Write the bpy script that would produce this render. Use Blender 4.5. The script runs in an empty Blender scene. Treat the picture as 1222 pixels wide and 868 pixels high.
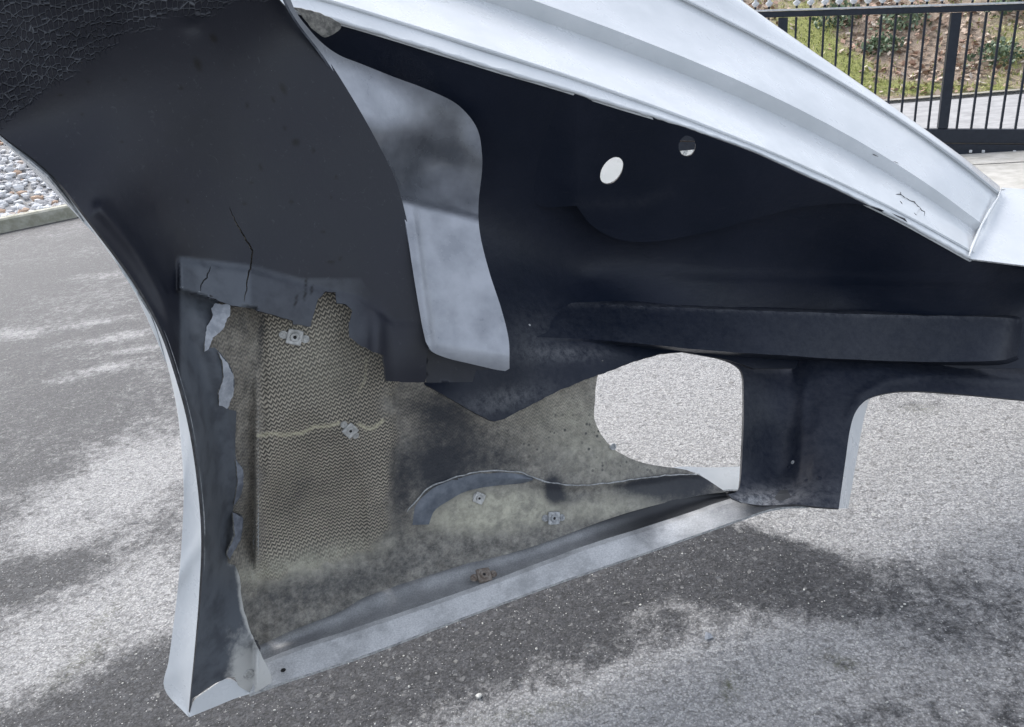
import bpy, bmesh, math, random
import numpy as np
from mathutils import Vector, Matrix, noise
from mathutils.geometry import delaunay_2d_cdt
random.seed(4); np.random.seed(4)
R = math.radians
sc = bpy.context.scene
col = sc.collection

# ------------------------------------------------------------------ camera, sky, sun, exposure
W0, H0, F = 1222.0, 868.0, 900.0
PITCH, HCAM = R(23.4), 1.3
s_, c_ = 0.1126, 0.9936
right0 = np.array([1., 0, 0]); fwd = np.array([0, math.cos(PITCH), -math.sin(PITCH)])
down0 = -np.array([0, math.sin(PITCH), math.cos(PITCH)])
cr = c_*right0 + s_*down0; cr /= np.linalg.norm(cr)
cd = -s_*right0 + c_*down0; cd /= np.linalg.norm(cd)
CAM = np.array([0, 0, HCAM])
cam = bpy.data.cameras.new('camera'); co = bpy.data.objects.new('camera', cam); col.objects.link(co)
m = Matrix.Identity(4)
for i in range(3):
    m[i][0] = cr[i]; m[i][1] = -cd[i]; m[i][2] = -fwd[i]; m[i][3] = CAM[i]
co.matrix_world = m
cam.sensor_width = 36; cam.lens = F/W0*36; cam.clip_start = 0.02; cam.clip_end = 800
sc.camera = co

SUN_AZ, SUN_EL = R(-42), R(50)        # azimuth from +Y towards +X
w = bpy.data.worlds.new('World'); sc.world = w; w.use_nodes = True
nt = w.node_tree; bg = nt.nodes['Background']
sky = nt.nodes.new('ShaderNodeTexSky'); sky.sky_type = 'NISHITA'; sky.sun_disc = False
sky.sun_elevation = SUN_EL; sky.sun_rotation = SUN_AZ
sky.air_density = 1.0; sky.dust_density = 3.0; sky.ozone_density = 1.0
hsv = nt.nodes.new('ShaderNodeHueSaturation'); hsv.inputs['Saturation'].default_value = .43   # thin high cloud whitens the sky
nt.links.new(sky.outputs[0], hsv.inputs['Color']); nt.links.new(hsv.outputs[0], bg.inputs[0]); bg.inputs[1].default_value = 0.15
sl = bpy.data.lights.new('sun', 'SUN'); sl.energy = 0.75; sl.angle = R(26); sl.color = (1, .97, .93)
so = bpy.data.objects.new('sun', sl); col.objects.link(so)
sd = Vector((math.sin(SUN_AZ)*math.cos(SUN_EL), math.cos(SUN_AZ)*math.cos(SUN_EL), math.sin(SUN_EL)))
so.rotation_euler = sd.to_track_quat('Z', 'Y').to_euler()
sc.view_settings.view_transform = 'Standard'; sc.view_settings.look = 'None'
sc.view_settings.gamma = 1.0; sc.view_settings.exposure = 1.30

# ------------------------------------------------------------------ helpers
def ray(x, y):
    x = np.asarray(x, float)[..., None]; y = np.asarray(y, float)[..., None]
    return fwd + (x-W0/2)/F*cr + (y-H0/2)/F*cd
def P(x, y, d): return CAM + ray(x, y)*np.asarray(d, float)[..., None]
def G(x, y, z=0.0):                      # depth at which the sight line meets the height z
    r = ray(x, y); return (z-HCAM)/r[..., 2]
def proj(p):
    q = np.asarray(p)-CAM; d = q@fwd
    d = np.where(np.abs(d) < 1e-6, 1e-6, d)
    return W0/2+F*(q@cr)/d, H0/2+F*(q@cd)/d, d

def cat(pts, step=4.0):
    """smooth curve through the points, evenly resampled"""
    p = np.array(pts, float)
    if len(p) < 3: q = p
    else:
        e = np.vstack([2*p[0]-p[1], p, 2*p[-1]-p[-2]]); q = []
        for i in range(1, len(e)-2):
            for t in np.linspace(0, 1, 14, endpoint=False):
                a, b, c, d = e[i-1], e[i], e[i+1], e[i+2]
                q.append(.5*((2*b)+(c-a)*t+(2*a-5*b+4*c-d)*t*t+(3*b-a-3*c+d)*t**3))
        q.append(p[-1]); q = np.array(q)
    L = np.r_[0, np.cumsum(np.linalg.norm(np.diff(q[:, :2], axis=0), axis=1))]
    n = max(2, int(round(L[-1]/step))+1); t = np.linspace(0, L[-1], n)
    return np.stack([np.interp(t, L, q[:, k]) for k in range(q.shape[1])], 1)
def lin(pts, step=4.0):
    out = [np.array(pts[0], float)]
    for a, b in zip(pts[:-1], pts[1:]):
        a = np.array(a, float); b = np.array(b, float); n = max(1, int(round(np.linalg.norm(b[:2]-a[:2])/step)))
        for i in range(1, n+1): out.append(a+(b-a)*i/n)
    return np.array(out)
def torn(pts, amp=1.2, sc_=.13, seed=0):
    p = np.array(pts, float).copy()
    for i in range(1, len(p)-1):
        v = noise.noise_vector(Vector((p[i, 0]*sc_, p[i, 1]*sc_, seed)))
        v2 = noise.noise_vector(Vector((p[i, 0]*sc_*3, p[i, 1]*sc_*3, seed+5)))
        p[i, 0] += amp*(v.x+.5*v2.x)*1.6; p[i, 1] += amp*(v.y+.5*v2.y)*1.6
    return p
def ring(*segs):
    out = []
    for s in segs:
        for q in np.atleast_2d(np.array(s, float)):
            if not out or np.linalg.norm(out[-1]-q) > .6: out.append(q)
    if np.linalg.norm(out[0]-out[-1]) < .6: out.pop()
    return np.array(out)
def inside(poly, x, y):
    r = np.zeros(len(x), bool); n = len(poly); j = n-1
    for i in range(n):
        xi, yi = poly[i]; xj, yj = poly[j]
        if yi != yj:
            r ^= ((yi > y) != (yj > y)) & (x < (xj-xi)*(y-yi)/(yj-yi)+xi)
        j = i
    return r
def seg_dist(pl, x, y):
    pl = np.asarray(pl, float)[:, :2]; best = np.full(np.shape(x), 1e9)
    for a, b in zip(pl[:-1], pl[1:]):
        ab = b-a; L = max(ab@ab, 1e-9)
        t = np.clip(((x-a[0])*ab[0]+(y-a[1])*ab[1])/L, 0, 1)
        best = np.minimum(best, np.hypot(x-a[0]-t*ab[0], y-a[1]-t*ab[1]))
    return best
def sstep(a, b, x):
    t = np.clip((x-a)/(b-a), 0, 1); return t*t*(3-2*t)
def blob(x, y, cx, cy, rx, ry, rot=0, p=1.0):
    a = R(rot); dx = x-cx; dy = y-cy
    u = (dx*math.cos(a)+dy*math.sin(a))/rx; v = (-dx*math.sin(a)+dy*math.cos(a))/ry
    return np.exp(-(u*u+v*v)**p)

class Surf:
    """smooth surface through (x, y, depth) control points; thin plate over 1/depth, so three points give a true plane"""
    def __init__(self, ctrl, extra=None):
        c = np.array(ctrl, float); self.X = c[:, :2]/300.; n = len(c); self.extra = extra
        K = self.phi(np.linalg.norm(self.X[:, None]-self.X[None], axis=2))
        A = np.zeros((n+3, n+3)); A[:n, :n] = K+np.eye(n)*1e-4; A[:n, n] = 1; A[:n, n+1:] = self.X; A[n, :n] = 1; A[n+1:, :n] = self.X.T
        self.w = np.linalg.solve(A, np.r_[1/c[:, 2], 0, 0, 0]); self.n = n
    @staticmethod
    def phi(r): return np.where(r > 1e-9, r*r*np.log(np.maximum(r, 1e-9)), 0)
    def __call__(self, x, y):
        x = np.asarray(x, float); y = np.asarray(y, float); sh = x.shape
        q = np.stack([x.ravel(), y.ravel()], 1)/300.
        v = self.w[self.n]+q@self.w[self.n+1:]
        for i in range(self.n): v = v+self.w[i]*self.phi(np.linalg.norm(q-self.X[i], axis=1))
        d = (1/v).reshape(sh)
        if self.extra is not None: d = d+self.extra(x, y)
        return d
    def at(self, x, y): return P(x, y, self(x, y))
    def frame(self, x, y):
        x = float(x); y = float(y)
        o = self.at(np.array([x]), np.array([y]))[0]; a = self.at(np.array([x+3]), np.array([y]))[0]; b = self.at(np.array([x]), np.array([y+3]))[0]
        n = np.cross(b-o, a-o); n /= np.linalg.norm(n)
        if n@(CAM-o) < 0: n = -n
        u = (a-o)-((a-o)@n)*n; u /= np.linalg.norm(u); v = np.cross(n, u)
        return o, u, v, n

class Off:
    """another surface moved along the sight line by f(x, y) metres"""
    def __init__(self, base, f): self.base, self.f = base, f
    def __call__(self, x, y): return self.base(x, y)+self.f(np.asarray(x, float), np.asarray(y, float))
    at = Surf.at; frame = Surf.frame
def tag(o, label=None, cat=None, group=None, kind=None):
    if label: o['label'] = label
    if cat: o['category'] = cat
    if group: o['group'] = group
    if kind: o['kind'] = kind
    return o
def empty(name, loc, rz=0):
    o = bpy.data.objects.new(name, None); o.location = loc; o.rotation_euler.z = rz; col.objects.link(o); return o
def link(name, me, parent=None):
    o = bpy.data.objects.new(name, me); col.objects.link(o)
    if parent is not None: o.parent = parent
    return o
def mesh(name, V, Fc, mats, midx=None, parent=None, smooth=True, attrs=None, uv=None, local=False, flat_mask=None):
    V = np.asarray(V, float)
    if parent is not None and not local:
        q = parent; off = np.zeros(3)
        while q is not None: off = off+np.array(q.location); q = q.parent
        V = V-off
    me = bpy.data.meshes.new(name); me.from_pydata([tuple(v) for v in V], [], [tuple(int(i) for i in f) for f in Fc])
    for mt in (mats if isinstance(mats, (list, tuple)) else [mats]): me.materials.append(mt)
    if midx is not None: me.polygons.foreach_set('material_index', np.asarray(midx, np.int32))
    sm = np.full(len(me.polygons), bool(smooth))
    if flat_mask is not None: sm = sm & ~flat_mask
    me.polygons.foreach_set('use_smooth', sm)
    if attrs:
        for k, a in attrs.items():
            at = me.attributes.new(k, 'FLOAT', 'POINT'); at.data.foreach_set('value', np.asarray(a, np.float32))
    if uv is not None:
        l = me.uv_layers.new(name='UVMap'); idx = np.zeros(len(me.loops), np.int32); me.loops.foreach_get('vertex_index', idx)
        l.data.foreach_set('uv', np.asarray(uv, np.float32)[idx].ravel())
    me.update()
    return link(name, me, parent)

def shell_mesh(name, V2, D, tris, t, mats, parent, masks=None, uvb=None, xy=None, mid=None):
    """front sheet + back sheet t metres further off + rim, as one solid"""
    V = D; n = len(V); tr = np.array(tris)
    a, b, c = V[tr[:, 0]], V[tr[:, 1]], V[tr[:, 2]]
    fn = np.cross(b-a, c-a); cs_ = tr_sign = (fn*(CAM-a)).sum()
    if cs_ < 0: tr = tr[:, ::-1].copy(); fn = -fn
    vn = np.zeros_like(V)
    for k in range(3): np.add.at(vn, tr[:, k], fn)
    vn /= np.maximum(np.linalg.norm(vn, axis=1), 1e-12)[:, None]
    e = {}
    for f in tr:
        for i in range(3):
            k = (f[i], f[(i+1) % 3]); e[k] = e.get(k, 0)+1
    bd = [k for k in e if (k[1], k[0]) not in e]
    B = V-vn*t
    Vs = [V, B]; Fs = [tuple(f) for f in tr]+[tuple(f[::-1]+n) for f in tr]; mi = [0]*len(tr)+[1]*len(tr)
    ex = []; em = {}
    for (i, j) in bd:
        for q in (i, j):
            if q not in em: em[q] = 2*n+len(ex); ex += [q, q+n]
        Fs.append((em[j], em[i], em[i]+1, em[j]+1)); mi.append(2)
    VV = np.vstack([V, B]); VV = np.vstack([VV, VV[np.array(ex, int)]]) if ex else VV
    src = np.r_[np.arange(n), np.arange(n), np.array(ex, int) % n if ex else []].astype(int)
    at = {k: f(xy[:, 0], xy[:, 1])[src] for k, f in (masks or {}).items()}
    uv = None
    if uvb is not None:
        o, u, v = uvb; uv = np.stack([(VV-o)@u, (VV-o)@v], 1)
    if mid is not None: mi = mid
    return mesh(name, VV, Fs, mats, mi, parent, True, at, uv)

def panel(name, outline, surf, mats, parent, t=.004, step=4.0, holes=(), masks=None, uvb=None):
    poly = np.asarray(outline, float)[:, :2]
    x0, y0 = poly.min(0); x1, y1 = poly.max(0)
    gx, gy = np.meshgrid(np.arange(x0, x1, step), np.arange(y0, y1, step*.88))
    gx = gx+(np.arange(gx.shape[0]) % 2)[:, None]*step*.5
    gx = gx.ravel(); gy = gy.ravel()
    ok = inside(poly, gx, gy); bigd = seg_dist(np.vstack([poly, poly[:1]]), gx, gy); ok &= bigd > step*.55
    for h in holes:
        hh = np.asarray(h, float); ok &= ~inside(hh, gx, gy); ok &= seg_dist(np.vstack([hh, hh[:1]]), gx, gy) > step*.5
    pts = [tuple(p) for p in poly]; edges = [(i, (i+1) % len(poly)) for i in range(len(poly))]
    for h in holes:
        b = len(pts); pts += [tuple(p[:2]) for p in h]; edges += [(b+i, b+(i+1) % len(h)) for i in range(len(h))]
    pts += list(zip(gx[ok], gy[ok]))
    vs, es, fs, *_ = delaunay_2d_cdt([Vector(p) for p in pts], edges, [], 0, 1e-4)
    xy = np.array([(v.x, v.y) for v in vs]); tr = np.array([list(f) for f in fs])
    cxy = xy[tr].mean(1); k = inside(poly, cxy[:, 0], cxy[:, 1])
    for h in holes: k &= ~inside(np.asarray(h, float), cxy[:, 0], cxy[:, 1])
    tr = tr[k]; used = np.unique(tr); rm = -np.ones(len(xy), int); rm[used] = np.arange(len(used))
    xy = xy[used]; tr = rm[tr]
    V = surf.at(xy[:, 0], xy[:, 1])
    return shell_mesh(name, None, V, tr, t, mats, parent, masks, uvb, xy)

def resample(line, n):
    q = np.array(line, float)
    L = np.r_[0, np.cumsum(np.linalg.norm(np.diff(q[:, :2], axis=0), axis=1))]; L /= L[-1]
    t = np.linspace(0, 1, n); return np.stack([np.interp(t, L, q[:, k]) for k in range(q.shape[1])], 1)
def loft(name, lines, mats, parent, n=90, sub=4, t=.004, masks=None, crease=(), wob=0, uvb=None):
    """lines: lists of (x, y, depth) run along the piece; smooth across unless the line's index is in crease"""
    Ls = [resample(cat(l, 3), n) for l in lines]; rows = []
    for k in range(len(Ls)-1):
        a, b = Ls[k], Ls[k+1]
        pa = Ls[k-1] if k > 0 and k not in crease else 2*a-b
        pb = Ls[k+2] if k+2 < len(Ls) and (k+1) not in crease else 2*b-a
        for t_ in np.linspace(0, 1, sub, endpoint=False):
            rows.append(.5*((2*a)+(b-pa)*t_+(2*pa-5*a+4*b-pb)*t_**2+(3*a-pa-3*b+pb)*t_**3))
    rows.append(Ls[-1]); A = np.array(rows); h, w_, _ = A.shape
    A = A.reshape(-1, 3); V = P(A[:, 0], A[:, 1], A[:, 2])
    if wob:
        for i in range(len(V)):
            V[i] += np.array(noise.noise_vector(Vector(V[i])*18))*wob
    tr = []
    for r in range(h-1):
        for c in range(w_-1):
            i = r*w_+c; tr += [(i, i+1, i+w_+1), (i, i+w_+1, i+w_)]
    o = shell_mesh(name, None, V, tr, t, mats, parent, masks, uvb, A[:, :2])
    if crease:
        me = o.data; cr_rows = {k*sub for k in crease}; nV = h*w_; E = np.zeros(len(me.edges)*2, np.int32); me.edges.foreach_get('vertices', E); E = E.reshape(-1, 2)
        r_ = np.where(E < 2*nV, (E % nV)//w_, -1); sh = (r_[:, 0] == r_[:, 1]) & np.isin(r_[:, 0], list(cr_rows))
        at = me.attributes.get('sharp_edge') or me.attributes.new('sharp_edge', 'BOOLEAN', 'EDGE'); at.data.foreach_set('value', sh)
    return o

def tube(name, pts, rad, mat, parent, sides=6, flatten=1.0, jit=0):
    p = np.array(pts, float); n = len(p); V = []; Fc = []
    for i in range(n):
        d = p[min(i+1, n-1)]-p[max(i-1, 0)]; d /= np.linalg.norm(d)
        u = np.cross(d, CAM-p[i]); u /= np.linalg.norm(u); v = np.cross(d, u)
        r = (rad[i] if hasattr(rad, '__len__') else rad)*(1+jit*random.uniform(-1, 1))
        if i in (0, n-1): r *= .35
        for k in range(sides):
            a = 2*math.pi*k/sides; V.append(p[i]+u*r*math.cos(a)+v*r*flatten*math.sin(a))
    for i in range(n-1):
        for k in range(sides):
            a = i*sides+k; b = i*sides+(k+1) % sides; Fc.append((a, b, b+sides, a+sides))
    Fc.append(tuple(range(sides))[::-1]); Fc.append(tuple((n-1)*sides+k for k in range(sides)))
    return mesh(name, V, Fc, mat, None, parent)

def box(V, Fc, o, u, v, n, sx, sy, z0, z1):
    b = len(V)
    for z in (z0, z1):
        for (a, c) in ((-1, -1), (1, -1), (1, 1), (-1, 1)): V.append(o+u*a*sx/2+v*c*sy/2+n*z)
    for f in ((0, 3, 2, 1), (4, 5, 6, 7), (0, 1, 5, 4), (1, 2, 6, 5), (2, 3, 7, 6), (3, 0, 4, 7)): Fc.append(tuple(b+i for i in f))

# ------------------------------------------------------------------ materials
class NT:
    def __init__(self, name):
        self.m = bpy.data.materials.new(name); self.m.use_nodes = True; self.t = self.m.node_tree
        self.b = self.t.nodes['Principled BSDF']
        self.tc = self.n('ShaderNodeTexCoord')
    def n(self, kind, **kw):
        x = self.t.nodes.new(kind)
        for k, v in kw.items(): setattr(x, k, v)
        return x
    def set(self, sock, v):
        if hasattr(v, 'links') or isinstance(v, bpy.types.NodeSocket): self.t.links.new(v, sock)
        else: sock.default_value = v
    def attr(self, name): return self.n('ShaderNodeAttribute', attribute_name=name).outputs['Fac']
    def noise(self, scale, detail=4, rough=.6, vec=None, dist=0):
        x = self.n('ShaderNodeTexNoise'); x.inputs['Scale'].default_value = scale; x.inputs['Detail'].default_value = detail
        x.inputs['Roughness'].default_value = rough; x.inputs['Distortion'].default_value = dist
        self.set(x.inputs['Vector'], vec if vec is not None else self.tc.outputs['Object']); return x.outputs['Fac']
    def vor(self, scale, feature='F1', vec=None, out='Distance', rnd=1):
        x = self.n('ShaderNodeTexVoronoi', feature=feature); x.inputs['Scale'].default_value = scale
        x.inputs['Randomness'].default_value = rnd
        self.set(x.inputs['Vector'], vec if vec is not None else self.tc.outputs['Object']); return x.outputs[out]
    def math(self, op, a, b=0.0, clamp=False):
        x = self.n('ShaderNodeMath', operation=op, use_clamp=clamp); self.set(x.inputs[0], a); self.set(x.inputs[1], b); return x.outputs[0]
    def ramp(self, fac, a, b, lo=0.0, hi=1.0):
        x = self.n('ShaderNodeMapRange', interpolation_type='SMOOTHSTEP'); self.set(x.inputs[0], fac)
        self.set(x.inputs[1], a); self.set(x.inputs[2], b); self.set(x.inputs[3], lo); self.set(x.inputs[4], hi); return x.outputs[0]
    def mix(self, fac, a, b, mode='MIX'):
        x = self.n('ShaderNodeMix', data_type='RGBA', blend_type=mode); self.set(x.inputs[0], fac)
        for s, v in ((x.inputs[6], a), (x.inputs[7], b)):
            if isinstance(v, tuple): s.default_value = (v+(1,))[:4] if len(v) == 3 else v
            else: self.set(s, v)
        return x.outputs[2]
    def bump(self, h, strength=.5, dist=.002, nrm=None):
        x = self.n('ShaderNodeBump'); x.inputs['Strength'].default_value = 1; self.set(x.inputs['Strength'], strength)
        x.inputs['Distance'].default_value = dist; self.set(x.inputs['Height'], h)
        if nrm is not None: self.set(x.inputs['Normal'], nrm)
        return x.outputs[0]
    def out(self, color=None, rough=None, nrm=None, spec=None, metal=None, coat=None):
        b = self.b
        if color is not None:
            if isinstance(color, tuple): b.inputs['Base Color'].default_value = color+(1,)
            else: self.set(b.inputs['Base Color'], color)
        if rough is not None: self.set(b.inputs['Roughness'], rough)
        if nrm is not None: self.set(b.inputs['Normal'], nrm)
        if spec is not None: b.inputs['Specular IOR Level'].default_value = spec
        if metal is not None: b.inputs['Metallic'].default_value = metal
        if coat is not None: b.inputs['Coat Weight'].default_value = coat; b.inputs['Coat Roughness'].default_value = .12
        return self.m

def m_white():
    k = NT('white_paint')
    n1 = k.noise(9, 5); n2 = k.noise(160, 3)
    c = k.mix(k.ramp(n1, .35, .75), (.635, .66, .68), (.57, .60, .62))
    sp = k.ramp(k.vor(38, vec=None), .0, .09, 1, 0)
    sel = k.ramp(k.noise(14, 2), .62, .66)
    c = k.mix(k.math('MULTIPLY', sp, sel), c, (.30, .29, .27))
    scr = k.noise(30, 6, .75, dist=2.5)
    c = k.mix(k.ramp(scr, .66, .74, 0, .35), c, (.45, .46, .47))
    b = k.bump(n2, .12, .0006); b = k.bump(k.noise(22, 3), .25, .0025, b)
    return k.out(c, k.ramp(n1, .3, .7, .24, .38), b, coat=.25)
def m_black():
    k = NT('black_underseal')
    n1 = k.noise(7, 5); n2 = k.noise(420, 3); n3 = k.noise(60, 4)
    hon = k.attr('honey'); gry = k.attr('grey'); dst = k.attr('dust'); chp = k.attr('chip')
    c = k.mix(k.ramp(n1, .3, .7), (.0115, .0135, .021), (.0175, .019, .028))
    g2 = k.math('MULTIPLY', gry, k.ramp(k.noise(25, 5), .25, .6, .45, 1))
    c = k.mix(g2, c, (.125, .14, .16))
    dn = k.math('ADD', dst, k.math('MULTIPLY', k.math('SUBTRACT', k.noise(40, 6, .7), .5), 1.1))
    dd = k.math('MULTIPLY', k.ramp(dn, .25, .85), k.ramp(dst, .02, .2))
    c = k.mix(dd, c, (.50, .50, .48))
    lt = k.math('MULTIPLY', k.ramp(k.noise(90, 4, .7, dist=1), .60, .72), .22)
    c = k.mix(lt, c, (.10, .105, .115))
    wsp = k.math('MULTIPLY', k.ramp(k.vor(120), .0, .10, 1, 0), k.ramp(k.noise(20, 2), .58, .66))
    c = k.mix(k.math('MULTIPLY', wsp, .55), c, (.22, .23, .25))
    c = k.mix(chp, c, (.004, .004, .005))
    # coarse open mesh laminate
    hm = k.n('ShaderNodeMapping'); k.t.links.new(k.tc.outputs['Object'], hm.inputs[0]); hm.inputs['Rotation'].default_value = (.3, .5, .7); hm.inputs['Scale'].default_value = (1, 1.5, 1)
    cell = k.vor(98, feature='DISTANCE_TO_EDGE', vec=hm.outputs[0], rnd=.42); rid = k.ramp(cell, 0, .13, 1, 0)
    hl = k.math('MULTIPLY', k.math('MULTIPLY', rid, hon), k.ramp(k.noise(12, 4), .3, .7, .25, 1))
    c = k.mix(hl, c, (.15, .16, .18))
    b = k.bump(n2, .25, .0008); b = k.bump(n3, .2, .002, b)
    b = k.bump(k.math('MULTIPLY', rid, hon), .9, .004, b)
    b = k.bump(chp, -1.0, .003, b)
    return k.out(c, k.ramp(n1, .3, .7, .36, .5), b, spec=.38)
def m_blackplain():
    k = NT('black_gelcoat')
    n1 = k.noise(5, 4); n2 = k.noise(300, 3)
    st = k.n('ShaderNodeMapping'); k.t.links.new(k.tc.outputs['Object'], st.inputs[0]); st.inputs['Scale'].default_value = (6, 60, 60)
    n3 = k.noise(3, 5, .6, st.outputs[0], .4)
    c = k.mix(k.ramp(n1, .3, .7), (.0055, .0095, .020), (.0095, .0135, .026))
    c = k.mix(k.ramp(n3, .6, .85, 0, .4), c, (.045, .045, .05))
    wsp = k.math('MULTIPLY', k.ramp(k.vor(70), .0, .06, 1, 0), k.ramp(k.noise(9, 2), .62, .68))
    c = k.mix(k.math('MULTIPLY', wsp, .6), c, (.25, .26, .28))
    dst = k.attr('dust')
    dn = k.math('MULTIPLY', k.ramp(k.noise(60, 7, .8), .3, .66), dst)
    c = k.mix(dn, c, (.34, .345, .355))
    b = k.bump(n2, .3, .0008); b = k.bump(k.noise(28, 4), .35, .004, b)
    return k.out(c, k.ramp(n3, .3, .8, .38, .55), b, spec=.26)
def m_weave():
    k = NT('raw_fibreglass_weave')
    uv = k.tc.outputs['UV']; sep = k.n('ShaderNodeSeparateXYZ')
    wv = k.noise(16, 2, .5); nv = k.n('ShaderNodeVectorMath', operation='ADD'); k.t.links.new(uv, nv.inputs[0])
    cmb = k.n('ShaderNodeCombineXYZ'); k.set(cmb.inputs[0], k.math('MULTIPLY', wv, .016)); k.set(cmb.inputs[1], k.math('MULTIPLY', k.noise(9, 3, .5), .020))
    k.t.links.new(cmb.outputs[0], nv.inputs[1]); k.t.links.new(nv.outputs[0], sep.inputs[0])
    u, v = sep.outputs[0], sep.outputs[1]
    uu = k.math('MULTIPLY', u, 116); vv = k.math('MULTIPLY', v, 124)
    tri = k.math('PINGPONG', uu, .5)
    saw = k.math('MULTIPLY', k.math('SUBTRACT', tri, .25), 1.35)
    ph = k.math('FRACT', k.math('ADD', vv, saw))
    line = k.ramp(k.math('ABSOLUTE', k.math('SUBTRACT', ph, .5)), .12, .42, 1, 0)
    line = k.math('MULTIPLY', line, k.ramp(tri, 0, .09, .55, 1))
    wmask = k.attr('weave'); darken = k.attr('darken'); pale = k.attr('pale'); crk = k.attr('crack')
    var = k.noise(5, 6, .65)
    base = k.mix(k.ramp(var, .3, .7), (.36, .325, .265), (.56, .50, .405))
    dark = k.mix(k.ramp(var, .3, .7), (.050, .050, .048), (.10, .094, .082))
    wl = k.math('ADD', k.math('MULTIPLY', line, wmask), k.math('MULTIPLY', k.math('SUBTRACT', 1.0, wmask), k.ramp(k.noise(70, 6, .75), .3, .72)))
    c = k.mix(wl, dark, base)
    dirt = k.mix(k.ramp(k.noise(40, 10, .85), .36, .68), (.055, .055, .058), (.33, .32, .29))
    c = k.mix(k.math('MULTIPLY', k.math('SUBTRACT', 1.0, wmask), .8), c, dirt)
    scm = k.n('ShaderNodeMapping'); k.t.links.new(uv, scm.inputs[0]); scm.inputs['Rotation'].default_value = (0, 0, .5); scm.inputs['Scale'].default_value = (4, 60, 1)
    scr = k.noise(7, 5, .7, scm.outputs[0], 1.2); c = k.mix(k.math('MULTIPLY', k.ramp(scr, .60, .72, 0, .6), k.math('SUBTRACT', 1.0, wmask)), c, (.36, .36, .34))
    pn = k.math('MULTIPLY', pale, k.ramp(k.noise(30, 10, .8), .3, .55, .3, 1))
    pc = k.mix(k.ramp(k.noise(55, 5, .7), .3, .7), (.32, .31, .25), (.56, .54, .43))
    c = k.mix(pn, c, pc)
    sn = k.math('ADD', darken, k.math('MULTIPLY', k.math('SUBTRACT', k.noise(55, 10, .8), .5), 1.0))
    sm = k.math('MULTIPLY', k.ramp(sn, .2, .85), k.ramp(darken, 0, .15))
    c = k.mix(k.math('MULTIPLY', sm, .93), c, (.022, .026, .036))
    stn = k.noise(9, 5, .7, dist=.6)
    c = k.mix(k.ramp(stn, .55, .72, 0, .35), c, (.045, .047, .055))
    dots = k.math('MULTIPLY', k.ramp(k.vor(62), .16, .27, 1, 0), k.ramp(k.noise(11, 3), .46, .52))
    dots = k.math('MULTIPLY', dots, k.attr('spots'))
    c = k.mix(k.math('MULTIPLY', dots, .8), c, (.035, .036, .04))
    wh = k.math('MULTIPLY', k.ramp(k.vor(85), .0, .075, 1, 0), k.ramp(k.noise(15, 3), .50, .60))
    c = k.mix(k.math('MULTIPLY', wh, .75), c, (.55, .55, .53))
    c = k.mix(crk, c, (.72, .67, .48))
    hw = k.math('MULTIPLY', line, wmask)
    b = k.bump(hw, .9, .0028); b = k.bump(k.noise(120, 5, .7), .5, .0022, b)
    b = k.bump(k.noise(24, 4), .6, .007, b)
    return k.out(c, k.ramp(var, .3, .7, .42, .7), b, spec=.4)
def m_dusty():
    k = NT('dusty_lip')
    n1 = k.noise(11, 6, .7); n2 = k.noise(300, 5, .8); dst = k.attr('dust')
    c = k.mix(k.ramp(n2, .35, .65), (.54, .55, .555), (.78, .785, .785))
    c = k.mix(k.ramp(n1, .44, .66, 0, .5), c, (.24, .25, .26))
    c2 = k.mix(k.ramp(n2, .3, .7), (.13, .135, .14), (.24, .245, .25))
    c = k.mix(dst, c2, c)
    dk = k.attr('darken'); c = k.mix(dk, c, (.03, .032, .036))
    wh = k.ramp(k.vor(260), .0, .22, 1, 0); wh = k.math('MULTIPLY', wh, k.ramp(k.noise(40, 3), .45, .6))
    c = k.mix(k.math('MULTIPLY', k.math('MULTIPLY', wh, dst), .8), c, (.75, .76, .76))
    b = k.bump(n2, .5, .0012); b = k.bump(k.noise(35, 4), .35, .003, b)
    return k.out(c, .5, b)
def m_simple(name, c1, c2, scale, rough, bump=.4, bd=.001, metal=0, spec=.5):
    k = NT(name); n = k.noise(scale, 6, .68)
    return k.out(k.mix(k.ramp(n, .32, .7), c1, c2), rough, k.bump(k.noise(scale*3, 5, .7), bump, bd), metal=metal, spec=spec)
WHITE = m_white(); BLACK = m_black(); BLACK2 = m_blackplain(); WEAVE = m_weave(); DUSTY = m_dusty()
RAW = m_simple('cut_fibreglass_edge', (.10, .10, .095), (.33, .32, .29), 90, .8)
PALEEDGE = m_simple('chipped_pale_edge', (.20, .21, .22), (.5, .51, .51), 120, .7)
DARKEDGE = m_simple('black_edge', (.02, .02, .022), (.06, .06, .065), 90, .6)
GREYCOAT = m_simple('worn_grey_coat', (.09, .10, .125), (.26, .285, .33), 26, .48, .4, .002)
FLAPM = m_simple('pale_torn_laminate', (.25, .27, .30), (.48, .50, .54), 45, .55)
STEEL = m_simple('dull_steel', (.34, .34, .33), (.60, .60, .58), 140, .5, .5, .0008, metal=.35)
RUST = m_simple('rusty_steel', (.12, .09, .07), (.27, .24, .21), 120, .8, .8, .001)
HOLED = m_simple('dark_bore', (.012, .012, .013), (.03, .028, .026), 60, .7)
SEAL = m_simple('grey_sealer', (.09, .105, .13), (.16, .18, .21), 40, .5, .5, .002)
GATEM = m_simple('black_gate_paint', (.008, .012, .022), (.014, .02, .032), 30, .4, .15, .001, spec=.35)
STONEM = None

# ------------------------------------------------------------------ the car shell
base = P(620, 690, G(620, 690, .25)); shell = empty('car_front_shell', (float(base[0]), float(base[1]), 0.25))
tag(shell, 'white fibreglass car front shell seen from its black painted, broken inside', 'car body')
ZL = .25
def L(pts, z=ZL): return [(x, y, float(G(x, y, z))) for x, y in pts]

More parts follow.
